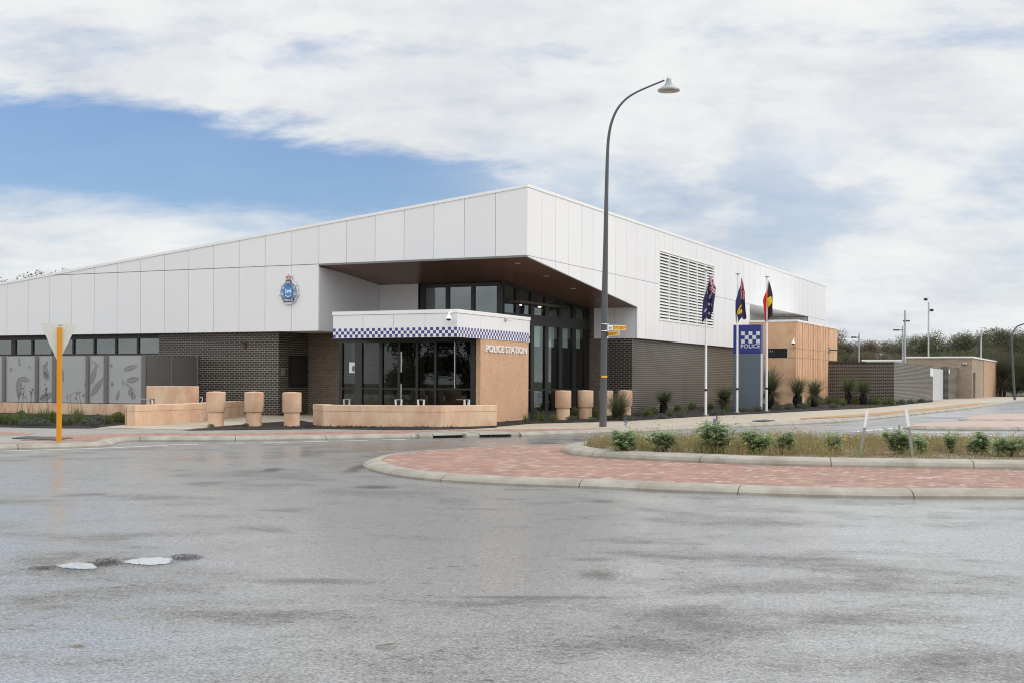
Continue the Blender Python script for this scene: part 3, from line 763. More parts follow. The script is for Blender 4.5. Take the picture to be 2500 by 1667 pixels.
for px, py in ((1263.5, 643), (1333, 674.6), (1400, 705), (1461, 733.4)):
    u_, v_ = ray(px, py); best = None
    for i in range(4000):
        Yw = 43 + i * .005; lx, ly = Lc((u_ * Yw, Yw))
        d = abs(CAMH + v_ * Yw - sof(ly))
        if best is None or d < best[0]: best = (d, lx, ly)
    m = MB(); m.lathe([(.05, -.006), (.105, -.012), (.115, 0)], (best[1], best[2], sof(best[2])), 20)
    m.build('soffit_downlight', M['soffit_white'], st)
# soffits under the lower tiers
sf = MB(); sf.box(XW, XE - .055, .095, .9, ZB + .012, ZB + .05); sf.box(-12, XE - .055, .9, YB + .04, ZB + .012, ZB + .05)
sf.build('eave_soffit', M['soffit_white'], st)
sf = MB(); sf.box(-2.4, -.04, YE + .05, Y29 + .3, ZB + .02, ZB + .06); sf.build('eave_soffit', M['band'], st)

# ---- brick base
YD = .58
xg = onA(388, 850, YD)[0]; xc1 = onA(680, 900, YD)[0]
wz1 = onA(200, 828.5, YD)[1]; wz0 = onA(200, 863.5, YD)[1]
b1 = MB(); b1.box(xg, xc1, YD, YD + .25, .1, ZB + .012); b1.box(XW, xg, YD, YD + .25, .1, wz0 - .06)
yb2 = onB(752, 900, xc1)[0]
b1.box(xc1 - .25, xc1, YD + .25, yb2 + .2, .1, ZB + .012)
b1.build('dark_brick_wall', M['brick_dark'], st)
b2 = MB(); b2.box(xc1 - .02, -4.6, yb2, yb2 + .25, .1, ZB + .012)
YR = YE + .14
xq = -2.45
b2.build('brown_brick_wall', M['brick_brown'], st); b2 = MB()
b2.box(xq, onA(1475, 900, YR)[0], YE + .06, YE + .3, .1, ZB + .02); b2.box(xq, xr - .002, YE + .06, YE + .3, ZB + .021, sof(YE) + .2)
b2.build('brown_brick_wall', M['brick_brown'], st)
XB = onA(1545, 900, YR)[0]
print('XB', XB, xr, xg, xc1, yb2)
b3 = MB(); b3.box(onA(1476, 900, YR)[0], XB, YR - .1, YR + .15, .1, ZB + .018); b3.box(XB - .25, XB, YR + .15, Y29 + .2, .1, ZB + .018)
b3.build('dark_brick_wall', M['brick_dark'], st)
# clerestory windows along the left, above the leaf screen
xs = xg; wf = MB(); n_w = 0
fr = MB(); fr.box(XW, xg, YD + .02, YD + .10, wz0 - .06, wz0); fr.box(XW, xg, YD + .02, YD + .10, wz1, ZB + .01)
edges = []; x = xg
step = abs(onA(1660 * .204, 850, YD)[0] - onA(1397 * .204, 850, YD)[0])
while x > XW: edges.append(x); x -= step
strip = fr.build('window_strip', M['frame'], st)
for i, x in enumerate(edges[:-1]):
    wdt = .10 if i != 6 else .25
    m = MB(); m.box(x - step, x - step + wdt, YD + .01, YD + .12, wz0, wz1); m.build('mullion', M['frame'], strip)
    m = MB(); m.box(x - step + wdt, x, YD + .06, YD + .068, wz0, wz1); m.build('pane', M['glass_green'], strip)
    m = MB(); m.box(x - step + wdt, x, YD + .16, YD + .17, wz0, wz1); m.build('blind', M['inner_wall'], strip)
# black display case on the return wall
dc = MB(); a0, z0 = onB(704, 943, xc1); a1, z1 = onB(746, 868, xc1)
dc.box(xc1 + .002, xc1 + .07, a0, a1, z0, z1, 0); dc.box(xc1 + .07, xc1 + .075, a0 + .08, a1 - .08, z0 + .08, z1 - .08, 1)
dc.build('night_window', [M['frame'], M['band']], st)

# ---- lobby glazing
def gl_wall(p0, p1, zr, cols, name):
    """glazed wall between plan points; zr: list of (z0,z1,kind) rows; cols: list of mullion fractions"""
    pass
YC = YB + .13
xk = onA(1222, 720, YC)[0]
ztop = sof(YC) - .0
fA = MB(); zb_ = 3.3
fA.box(xw0, xk, YC, YC + .14, ztop - .16, ztop - .02)
wn = fA.build('clerestory_head', M['frame'], st)
m = MB(); m.box(xw0, xk + .02, YC, YC + .14, zb_ - .3, zb_); m.build('sill', M['frame'], wn)
pxs = [(1023, 1036), (1088, 1096), (1150, 1158), (1213, 1228)]
es = [(onA(a, 720, YC)[0], onA(b, 720, YC)[0]) for a, b in pxs]
for a, b in es:
    m = MB(); m.box(a, b, YC - .01, YC + .15, zb_, ztop - .16); m.build('mullion', M['frame'], wn)
for (a0, a1), (b0, b1) in zip(es[:-1], es[1:]):
    m = MB(); m.box(a1, b0, YC + .06, YC + .068, zb_, ztop - .16); m.build('pane', M['glass_green'], wn)
    m = MB(); m.box(a1 + .03, b0 - .03, YC + .3, YC + .31, zb_, ztop - .16); m.build('blind', M['blind'], wn)
# splayed lobby glazing
P0 = Vector((es[-1][1], YC + .02)); P1 = Vector((onA(1437, 850, YE + .05)[0], YE + .05))
d = (P1 - P0); LL = d.length; d.normalize(); nrm = Vector((d.y, -d.x))      # outward (towards +x)
def gp(t, o, z): q = P0 + d * t + nrm * o; return (q.x, q.y, z)
def gbox(mb, t0, t1, o0, o1, z0, z1, z0b=None, z1b=None, mi=0):
    z0b = z0 if z0b is None else z0b; z1b = z1 if z1b is None else z1b
    mb.hexa([gp(t0, o0, z0), gp(t0, o1, z0), gp(t1, o1, z0b), gp(t1, o0, z0b)], [gp(t0, o0, z1), gp(t0, o1, z1), gp(t1, o1, z1b), gp(t1, o0, z1b)], mi)
def tz(px, py):                        # pixel -> (t along the splayed glazing, z)
    u_, v_ = ray(px, py); a = W(P0.x, P0.y); b = W(P1.x, P1.y); e = (b - a)
    t = (u_ * a.y - a.x) / (e.x - u_ * e.y); q = a + e * t
    return t * LL, CAMH + v_ * q.y
zb1 = .5 * (tz(1430, 780)[1] + tz(1310, 771)[1]); zb0 = .5 * (tz(1430, 803.5)[1] + tz(1310, 797.5)[1]); ztr = tz(1330, 951)[1]
zf = .30
topz = lambda t: sof(P0.y + d.y * t) + .02
mf = MB(); gbox(mf, 0, LL, -.10, .05, zb0, zb1); gf = mf.build('lobby_glazing', M['band'], st)
m = MB(); gbox(m, 0, LL, -.06, .04, ztr - .04, ztr + .04); gbox(m, 0, LL, -.08, .04, zf - .2, zf + .08); m.build('transom', M['frame'], gf)
m = MB(); gbox(m, 0, LL, -.08, .04, topz(0) - .14, topz(0), topz(LL) - .14, topz(LL)); m.build('head_frame', M['frame'], gf)
lowcols = [(1302, 1329), (1337, 1363), (1371, 1396), (1404, 1426)]
ts = [0.0]
mulls = []
for (a, b) in lowcols: mulls.append((tz(a, 850)[0], tz(b, 850)[0]))
tt = mulls[0][0] - (mulls[1][0] - mulls[0][0])
w_ = mulls[1][0] - mulls[0][0]
panes = [(mulls[0][0] - w_ * k_, mulls[0][1] - w_ * k_) for k_ in (3, 2, 1)] + mulls
panes = [p for p in panes if p[0] > -.02]
prev = 0.0
for a, b in panes + [(LL, LL)]:
    m = MB(); gbox(m, prev, a, -.09, .045, zf, zb0); gbox(m, prev, a, -.09, .045, zb1, topz(prev) - .1, zb1, topz(a) - .1); m.build('mullion', M['frame'], gf); prev = b
for a, b in panes:
    m = MB(); gbox(m, a, b, -.02, -.012, zf, zb0); m.build('pane', M['glass_lobby'], gf)
    m = MB(); gbox(m, a, b, -.02, -.012, zb1, topz(a) - .1, zb1, topz(b) - .1); m.build('pane', M['glass_lobby'], gf)
    m = MB(); zb_l = tz(1315, 845)[1]; gbox(m, a + .02, b - .02, -.20, -.19, zb_l, zb0 + .05); m.build('roller_blind', M['blind'], gf)
# interior behind the glass
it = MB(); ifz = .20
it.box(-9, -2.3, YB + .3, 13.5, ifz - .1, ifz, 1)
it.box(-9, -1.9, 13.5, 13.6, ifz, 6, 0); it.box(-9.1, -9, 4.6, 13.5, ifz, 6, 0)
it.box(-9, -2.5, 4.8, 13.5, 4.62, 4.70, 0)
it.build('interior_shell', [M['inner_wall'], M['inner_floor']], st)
for (px, py) in ((1270, 720.5), (1317.5, 740)):
    a = tz(px, py); q = gp(a[0], -1.0, 0)
    u_, v_ = ray(px, py); Yw = W(q[0], q[1]).y; lx, ly = Lc((u_ * Yw, Yw)); zz_ = CAMH + v_ * Yw
    m = MB(); m.lathe([(.0, -.02), (.065, -.015), (.075, .03)], (lx, ly, min(zz_, 4.6)), 16); m.build('ceiling_downlight', M['lit'], st)
m = MB(); m.box(-4.6, -3.6, 8.4, 8.9, ifz, 1.15, 0); m.box(-4.65, -3.55, 8.35, 8.95, 1.15, 1.19, 1); m.build('counter', [M['inner_wall'], M['soffit_white']], st)
m = MB()
q = gp(tz(1322, 960)[0], -.8, 0); m.lathe([(.2, .42), (.22, .48), (.05, .5)], (q[0], q[1], ifz), 12); m.lathe([(.02, 0), (.02, .42)], (q[0], q[1], ifz), 8)
m.box(q[0] - .22, q[0] - .16, q[1] - .2, q[1] + .2, ifz + .5, ifz + .95); m.build('red_chair', M['red'], st)

# ---- entrance box with chequered fascia
xa, ya = Lc(at(1116, 780, 41.0)); YF = ya; XF = xa
zc1 = onA(1116, 755, YF)[1]; zc0 = onA(1116, 822.5, YF)[1]
xL = onA(813, 790, YF)[0]; yR = onB(1293.6, 800, XF)[0]
print('CANOPY', XF, YF, zc0, zc1, xL, yR)
yb0 = onB(1173, 900, XF - .03)[0]
fc = MB()
nA_ = 4; 
for i in range(4):
    a = XF + (xL - XF) * i / 4; b = XF + (xL - XF) * (i + 1) / 4
    fc.box(b + .006, a - (.006 if i else 0), YF, YF + .04, zc0, zc1 - .13)
for i in range(4):
    a = YF + (yR - YF) * (i * .293); b = min(yR, YF + (yR - YF) * ((i + 1) * .293))
    fc.box(XF - .04, XF, a + (.006 if i else .0405), b - (.006 if b < yR else 0), zc0, zc1 - .13)
fc.build('entry_fascia', M['clad'], st)
cp_ = MB(); cp_.box(xL - .02, XF + .02, YF - .02, YF + .2, zc1 - .12, zc1); cp_.box(XF - .2, XF + .02, YF + .201, yR + .02, zc1 - .12, zc1 - .0005)
cp_.build('entry_capping', M['white'], st)
ck = MB(); sq = (XF - xL) / 43; r0 = zc0 + .01
for i in range(43):
    for j in range(3):
        if (i + j) % 2 == 0: ck.box(xL + sq * i + .001, xL + sq * (i + 1) - .001, YF - .003, YF, r0 + .104 * j, r0 + .104 * (j + 1) - .001)
nB_ = round((yR - YF) / sq); sb = (yR - YF) / nB_
for i in range(nB_):
    for j in range(3):
        if (i + j) % 2 == 1: ck.box(XF, XF + .003, YF + sb * i + .001, YF + sb * (i + 1) - .001, r0 + .104 * j, r0 + .104 * (j + 1) - .001)
ck.build('checker_band', M['check_blue'], st)
rb = MB(); rb.box(xL + .04, XF - .041, YF + .041, yR, zc0 + .06, zc1 - .14); rb.box(xL + .04, -3.1, yR + .001, YB + .1, zc0 + .06, zc1 - .14); rb.box(xL + .03, xL + .04, YF + .041, YB + .1, zc0 + .02, zc1 - .14)
rb.build('entry_roof', M['band'], st)
m = MB(); m.box(xL + .04, XF - .042, YF + .041, yb0 + .05, zc0 + .02, zc0 + .06); m.box(-7.0, XF - .042, yb0 + .051, yR, zc0 + .02, zc0 + .06); m.build('entry_soffit', M['band'], st)
# blade wall
yb1 = yR - .04
bl = MB(); bl.box(XF - .20, XF - .03, yb0, yb1, 0, zc0 + .015); bl.build('blade_wall', M['aggregate'], st)
# entry glazing
YG = yb0 + .12
gx = lambda px: onA(px, 900, YG)[0]
x_r = XF - .21; x_l = gx(829)
ent = MB(); ent.box(x_l, x_r, YG, YG + .10, zc0 - .09, zc0 + .02); ent.box(x_l, x_r, YG, YG + .1, .1, .30)
ge = ent.build('entry_glazing', M['frame'], st)
zt_ = onA(1000, 948.5, YG)[1]
m = MB(); m.box(x_l, x_r, YG - .01, YG + .09, zt_ - .03, zt_ + .03); m.build('transom', M['frame'], ge)
fr_px = [(829, 836), (867, 884), (926, 934), (971.5, 977), (1015.5, 1021), (1060, 1066), (1149, 1161)]
for i, (a, b) in enumerate(fr_px):
    m = MB(); dd = .012 if i else 0
    m.box(gx(a), min(gx(b), x_r), YG - .02, YG + .13, .2, zc0 - .09); m.build('mullion', M['band'] if i == 1 else M['frame'], ge)
for (a0, a1), (b0, b1) in zip(fr_px[:-1], fr_px[1:]):
    m = MB(); m.box(gx(a1), gx(b0), YG + .04, YG + .048, .3, zt_ - .03); m.build('pane', M['glass'], ge)
    m = MB(); m.box(gx(a1), gx(b0), YG + .04, YG + .048, zt_ + .03, zc0 - .09); m.build('pane', M['glass'], ge)
m = MB(); m.box(gx(1109.2), gx(1110.8), YG - .005, YG + .06, zt_, zc0 - .09); m.build('glass_joint', M['steel'], ge)
for (a, b, c, e) in ((981, 983.5, 858, 908), (981, 983.5, 936, 985)):
    z1_, z0_ = onA(982, c, YG)[1], onA(982, e, YG)[1]
    m = MB(); m.tube([(gx(982), YG - .07, z0_), (gx(982), YG - .07, z1_)], .02, 10); m.tube([(gx(982), YG - .07, z0_ + .06), (gx(982), YG, z0_ + .06)], .012, 8); m.tube([(gx(982), YG - .07, z1_ - .06), (gx(982), YG, z1_ - .06)], .012, 8)
    m.build('door_handle', M['steel'], ge)
# brown brick and frames inside the entry
m = MB(); m.box(-7.4, -4.3, YG + 1.9, YG + 2.1, .1, zc0 + .01); m.build('brown_brick_wall', M['brick_brown'], st)
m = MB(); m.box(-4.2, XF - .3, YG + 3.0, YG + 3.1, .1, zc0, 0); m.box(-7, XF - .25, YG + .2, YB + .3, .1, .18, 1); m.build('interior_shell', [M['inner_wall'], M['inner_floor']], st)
m = MB(); zx = onA(940, 838, YG + 1.4)[1]; xx = onA(940, 838, YG + 1.4)[0]; m.box(xx - .17, xx + .17, YG + 1.4, YG + 1.44, zx - .1, zx + .1); m.build('exit_light', M['exit'], st)
for px, py in ((1034, 830.5), (1137, 829.5)):
    xx, zx = onA(px, py, YG + .45); m = MB(); m.lathe([(0, -.02), (.09, -.015), (.1, .0)], (xx, YG + .45, zc0 + .02), 16); m.build('ceiling_downlight', M['soffit_white'], st)
# poster seen behind the left pane
xx, zx = onA(861, 897, YG + .02); pm = MB(); pm.box(xx - .15, xx + .10, YG + .028, YG + .034, zx - .18, zx + .19, 0)
pm.lathe([(0, 0), (.07, 0), (.07, .004), (0, .004)], (0, 0, 0), 16, 1); 
pm.v = pm.v[:8] + [(xx + .03 + p[0], YG + .028 - p[2], zx - .03 + p[1] * 1.5) for p in pm.v[8:]]
po = pm.build('door_poster', [M['sign_white'], M['pylon_grey']])
po.location = (C0[0], C0[1], 0); po.rotation_euler = (0, 0, RZ)
tag(po, 'white poster with a round crest behind the left entrance pane', 'poster')

# ---- recessed slot above the annex
m = MB(); m.box(-2.6, -.04, Y29, Y44, ZJ + .012, ZJ + .05); m.build('eave_soffit', M['soffit_white'], st)
m = MB(); m.box(-2.65, -2.6, Y29, YN, ZB, ZJ + .012); m.box(-2.6, -.031, Y44, Y44 + .04, ZB, ZJ - .01); m.box(-2.6, -.031, Y29 - .05, Y29 - .01, ZB, ZJ); m.build('recess_cladding', M['clad'], st)
m = MB()
for i in range(7): m.box(-2.6, -2.5, Y29 + .5 + i * 1.3, Y29 + .56 + i * 1.3, 4.9, ZJ)
for j in range(9): m.box(-2.58, -2.52, Y29 + .5, Y29 + 8.3, 4.95 + j * .11, 5.0 + j * .11)
m.build('louvre_blades', M['white'], st)

# ================================================================ things fixed to the station
def local_thing(name, label, cat, group=None): return empty(name, (C0[0], C0[1], 0), RZ, label, cat, group)
def axz(y): return lambda x, z, t: (x, y - t, z)
# lettering on the blade wall
ty0, _ = onB(1184.6, 853, XF - .03); ty1, _ = onB(1283.4, 853, XF - .03)
lz = .5 * (onB(1184.6, 852.8, XF - .03)[1] + onB(1283.4, 853.6, XF - .03)[1]); lh = onB(1234, 844.5, XF)[1] - onB(1234, 861, XF)[1]
ws = MB(); cyt = (ty0 + ty1) / 2
text_into(ws, 'POLICE STATION', lambda x, y, t: (XF - .03 + t * 1.0, cyt + x, lz + y), width=abs(ty1 - ty0), height=lh, bold=.010, depth=.05)
o = ws.build('wall_lettering', M['white']); o.location = (C0[0], C0[1], 0); o.rotation_euler = (0, 0, RZ)
tag(o, 'white raised POLICE STATION letters on the ochre entrance wall', 'lettering')
# badge
bx0, bz0 = onA(708, 712, 0); bs = 1.13 / 950; bsx = bs * 1.19
root = local_thing('police_badge', 'blue and silver WA POLICE crest with crown on white cladding', 'emblem')
bp = lambda x, y: (bx0 + (x - 625) * bsx, bz0 - (y - 940) * bs)
def ell(cx, cy, rx, ry, n=36): return [(cx + rx * math.cos(2 * math.pi * i / n), cy + ry * math.sin(2 * math.pi * i / n)) for i in range(n)]
def lay(mb, pts, t0, t1, mi): mb.prA([bp(*p) for p in pts], -t1, -t0, mi)
bm_ = MB()
outl = [(610, 405), (640, 405), (650, 435), (725, 440), (725, 500), (712, 560), (735, 615), (815, 620), (820, 660), (880, 760), (910, 880), (905, 990), (945, 1062), (880, 1095), (850, 1180), (800, 1290), (720, 1335), (625, 1352),
        (530, 1335), (450, 1290), (400, 1180), (370, 1100), (310, 1085), (345, 990), (345, 880), (370, 760), (430, 660), (430, 620), (515, 615), (538, 560), (525, 500), (525, 440), (600, 435)]
lay(bm_, outl, .05, .085, 0); bm_.build('backing_plate', M['sign_white'], root)
m = MB(); lay(m, ell(627, 970, 262, 320), .086, .094, 0); m.build('wreath', plain('crest_silver_blue', (.20, .25, .33), .4, .6, 14), root)
star = [(0, -1.0)]
m = MB()
for a, L in ((-54, 330), (54, 330), (126 - 15, 330), (-126 + 15, 330), (180, 330)):
    t = math.radians(a); dx, dy = math.sin(t), -math.cos(t); nx_, ny_ = -dy, dx; cx, cy = 627, 955
    tip = (cx + dx * L, cy + dy * L); b0 = (cx + nx_ * 95, cy + ny_ * 95); b1 = (cx - nx_ * 95, cy - ny_ * 95)
    lay(m, [tip, b0, b1], .095, .100, 0)
    for sg in (1, -1):
        q0 = (cx + dx * L * .93, cy + dy * L * .93)
        lay(m, [q0, (cx + dx * 120 + sg * nx_ * 62, cy + dy * 120 + sg * ny_ * 62), (cx + dx * 120 + sg * nx_ * 14, cy + dy * 120 + sg * ny_ * 14)], .101, .106, 1)
m.build('star', [plain('crest_navy', (.020, .024, .10), .4), M['sign_white']], root)
m = MB(); lay(m, ell(627, 950, 165, 212), .107, .112, 0); lay(m, ell(627, 950, 118, 165), .113, .116, 1)
lay(m, [(575, 900), (690, 900), (690, 985), (632, 1015), (575, 985)], .117, .120, 2)
lay(m, [(640, 960), (670, 975), (665, 995), (625, 995), (615, 980)], .121, .123, 4)
for sg in (-1, 1): lay(m, [(627 + sg * 72, 855), (627 + sg * 92, 850), (627 + sg * 106, 960), (627 + sg * 80, 1060), (627 + sg * 66, 960)], .117, .120, 3)
lay(m, [(520, 1075), (555, 1065), (590, 1090), (627, 1100), (665, 1090), (700, 1065), (735, 1075), (700, 1100), (650, 1125), (605, 1125), (555, 1100)], .117, .121, 2)
m.build('shield', [plain('crest_blue', (.035, .16, .46), .35), plain('crest_light_blue', (.02, .24, .55), .35), M['sign_white'], plain('crest_pale_blue', (.45, .65, .85), .4), M['black']], root)
m = MB(); nv = bpy.data.materials['crest_navy']
lay(m, [(528, 628), (727, 628), (695, 718), (560, 718)], .107, .112, 0); lay(m, [(428, 1165), (826, 1165), (780, 1282), (475, 1282)], .113, .117, 0)
text_into(m, 'WA', lambda x, y, t: (bp(627, 0)[0] + x, -.112 - t, bp(0, 672)[1] + y), width=135 * bsx, height=82 * bs, bold=.02, depth=.006, mi=1)
text_into(m, 'POLICE', lambda x, y, t: (bp(626, 0)[0] + x, -.117 - t, bp(0, 1222)[1] + y), width=290 * bsx, height=78 * bs, bold=.02, depth=.006, mi=1)
m.build('name_bands', [nv, M['sign_white']], root)
m = MB(); lay(m, [(530, 455), (575, 445), (620, 460), (665, 445), (718, 455), (705, 550), (545, 550)], .09, .098, 0)
lay(m, [(548, 480), (615, 480), (615, 545), (585, 500), (560, 520)], .099, .103, 1); lay(m, [(640, 480), (705, 480), (692, 545), (668, 500), (645, 520)], .099, .103, 1)
lay(m, [(550, 575), (702, 575), (720, 612), (535, 612)], .09, .1, 2); lay(m, ell(627, 425, 16, 24, 12), .09, .1, 3)
m.build('crown', [plain('crown_rose', (.62, .45, .45), .4), M['red'], nv, M['grey_trim']], root)
# CCTV on the entry fascia
def dome_cam(name, x, y, z, label, r=.09, group='dome security cameras'):
    t = local_thing(name, label, 'camera', group)
    m = MB(); m.tube([(x, y, z + .18), (x, y - .02, z + .22), (x, y - .22, z + .2), (x, y - .25, z + .12)], .028, 10); m.build('bracket', M['white'], t)
    m = MB(); m.lathe([(r * .3, .13), (r * .75, .11), (r, .05), (r * 1.35, .0)][::-1], (x, y - .25, z), 20); m.build('housing', M['white'], t)
    m = MB(); m.lathe([(0, -r * .75), (r * .55, -r * .6), (r * .9, -.01), (r * .9, 0)], (x, y - .25, z), 20); m.build('lens_dome', M['black'], t)
cx_, cz_ = onA(1097, 779, YF - .2); dome_cam('security_camera', cx_, YF, cz_, 'white dome camera on the fascia above the entrance doors')
# prohibition sign and small plates
y0_, z0_ = onB(1233, 785, XF); ns = MB()
ns.box(XF, XF + .008, y0_ - .13, y0_ + .13, z0_ - .13, z0_ + .15)
o = tag(ns.build('prohibition_sign', M['sign_white']), 'small white sign with red ring on the entrance fascia', 'sign'); o.location = (C0[0], C0[1], 0); o.rotation_euler = (0, 0, RZ)
m = MB(); ring = []
for i in range(24):
    a0, a1 = 2 * math.pi * i / 24, 2 * math.pi * (i + 1) / 24
    m.prB([(y0_ + .10 * math.cos(a0), z0_ + .05 + .085 * math.sin(a0)), (y0_ + .10 * math.cos(a1), z0_ + .05 + .085 * math.sin(a1)), (y0_ + .078 * math.cos(a1), z0_ + .05 + .065 * math.sin(a1)), (y0_ + .078 * math.cos(a0), z0_ + .05 + .065 * math.sin(a0))], XF + .008, XF + .011)
m.prB([(y0_ - .06, z0_ + .10), (y0_ - .045, z0_ + .115), (y0_ + .065, z0_ - .0), (y0_ + .05, z0_ - .012)], XF + .011, XF + .013)
m.build('red_ring', M['red'], o)
m = MB(); m.lathe([(0, 0), (.022, 0), (.022, .003)], (0, 0, 0), 10); m.v = [(XF + .008 + p[2], y0_ - .005 + p[0], z0_ + .085 + p[1]) for p in m.v]
m.prB([(y0_ - .03, z0_ + .06), (y0_ + .03, z0_ + .06), (y0_ + .02, z0_ + .0), (y0_ - .02, z0_ + .0)], XF + .008, XF + .0105); m.build('figure', M['black'], o)
m = MB(); m.box(XF, XF + .02, y0_ + .17, y0_ + .5, z0_ + .03, z0_ + .14); o = tag(m.build('junction_plate', M['soffit_white']), 'small grey plate under the capping beside the prohibition sign', 'plate'); o.location = (C0[0], C0[1], 0); o.rotation_euler = (0, 0, RZ)
# intercom
a0, z0 = onB(690, 909, xc1); m = MB(); m.box(xc1 + .001, xc1 + .03, a0 - .12, a0 + .12, z0 - .11, z0 + .09); m.box(xc1 + .001, xc1 + .02, a0 - .12, a0 + .12, z0 + .11, z0 + .17)
o = tag(m.build('intercom_panel', M['metal']), 'grey intercom panel on the dark brick beside the black night window', 'intercom'); o.location = (C0[0], C0[1], 0); o.rotation_euler = (0, 0, RZ)
x0, z0 = onA(598.5, 844, YD); m = MB(); m.lathe([(0, 0), (.06, .02), (.08, .1), (.05, .14)], (x0, YD - .07, z0), 14); m.box(x0 - .05, x0 + .05, YD - .06, YD - .001, z0 - .09, z0 - .01)
o = tag(m.build('wall_sensor', plain('sensor_rust', (.12, .06, .05), .6)), 'small reddish sensor high on the dark brick wall', 'sensor'); o.location = (C0[0], C0[1], 0); o.rotation_euler = (0, 0, RZ)

# ================================================================ annex with the fluted panel
zgr = .0
an = local_thing('concrete_annex', 'ochre concrete annex with fluted side panel behind the flagpoles', 'annex')
XA = onA(1944.3, 850, Y29 - .0)[0]; zA = onA(1944, 780.6, Y29)[1]
yf0, yf1 = Y29, onB(2023.6, 850, XA)[0]; yf2 = onB(2043, 850, XA)[0]; zov = onB(2043, 881, XA)[1]
zg1 = onA(1944, 850.3, Y29)[1]; zg0 = onA(1944, 872.8, Y29)[1]
sx0, sx1 = onA(1875, 860, Y29)[0], onA(1922, 860, Y29)[0]
m = MB(); gv = .014
m.box(-.3, XA, Y29, Y29 + .2, 0, zg0 - gv); m.box(-.3, XA, Y29, Y29 + .2, zg1 + gv, zA - .11)
m.box(-.3, sx0, Y29, Y29 + .2, zg0 + gv, zg1 - gv); m.box(sx1, XA, Y29, Y29 + .2, zg0 + gv, zg1 - gv)
m.box(XA - .2, XA - .02, Y29 + .201, yf2, zov, zA - .11); m.box(XA - .2, XA - .02, Y29 + .201, yf1, 0, zov)
m.box(-.2, XA - .21, yf2 - .2, yf2, zov, zA - .11); m.box(-.2, XA - .02, yf1 - .2, yf1 - .001, 0, zov - .001)
m.build('panel_wall', M['orange'], an)
m = MB(); m.box(-2.55, XA - .21, Y29 + .21, yf2 - .21, zA - .3, zA - .14); m.build('flat_roof', M['white'], an)
m = MB(); rf_ = random.Random(2); y0 = yf0 + .21
while y0 < yf1 - .3:
    pw_ = rf_.choice((.34, .42, .30)); gp_ = rf_.choice((.16, .22, .26)); dp_ = rf_.choice((.07, .09, .06))
    for (za, zb) in ((0.0, zg0 - gv), (zg0 + gv, zg1 - gv), (zg1 + gv, zA - .115)):
        m.prism([(XA - .02, y0), (XA + dp_ - .02, y0 + .03), (XA + dp_ - .02, y0 + pw_ - .03), (XA - .02, y0 + pw_)], za, zb)
    y0 += pw_ + gp_
m.box(XA - .02, XA + .03, yf1, yf2, zov, zg0 - gv); m.box(XA - .02, XA + .03, yf1, yf2, zg0 + gv, zg1 - gv); m.box(XA - .02, XA + .03, yf1, yf2, zg1 + gv, zA - .115)
m.build('fluted_panel', M['orange'], an)
m = MB(); m.box(-.3, XA + .06, Y29 - .03, Y29 + .25, zA - .11, zA); m.box(XA - .25, XA + .06, Y29 + .251, yf2 + .03, zA - .11, zA - .0005); m.build('parapet_capping', M['white'], an)
m = MB(); m.box(sx0, sx1, Y29 + .1, Y29 + .14, zg0, zg1, 0)
nb = 9
for i in range(nb): xx = sx0 + (sx1 - sx0) * (i + .5) / nb; m.box(xx - .025, xx + .025, Y29 + .04, Y29 + .09, zg0, zg1, 1)
m.box(sx0 + .03, sx0 + .3, Y29 + .09, Y29 + .099, zg1 - .18, zg1 - .1, 2)
m.build('slot_window', [M['band'], M['frame'], M['soffit_white']], an)
dome_cam('security_camera', XA - .12, Y29, onA(1936, 838, Y29 - .2)[1], 'white dome camera on the front corner of the ochre annex')
xs0, zs0 = onA(1867, 910, Y29); xs1, zs1 = onA(1889, 903, Y29); m = MB(); m.box(xs0, xs1, Y29 - .015, Y29 - .001, zs0, zs1)
o = tag(m.build('wall_plate', M['metal']), 'small grey plate low on the front of the ochre annex', 'plate'); o.location = (C0[0], C0[1], 0); o.rotation_euler = (0, 0, RZ)
wl = local_thing('wall_light', 'grey arm light sticking out from the annex side panel', 'wall light')
yl, zlz = onB(2023, 854, XA); m = MB(); m.box(XA + .03, XA + .09, yl - .12, yl + .12, zlz - .2, zlz + .16); m.build('bracket', M['metal'], wl)
m = MB(); m.tube([(XA + .09, yl, zlz), (XA + .55, yl, zlz - .02)], .04, 10); m.box(XA + .5, XA + .95, yl - .12, yl + .12, zlz - .07, zlz); m.build('arm_lamp', M['lamp_grey'], wl)

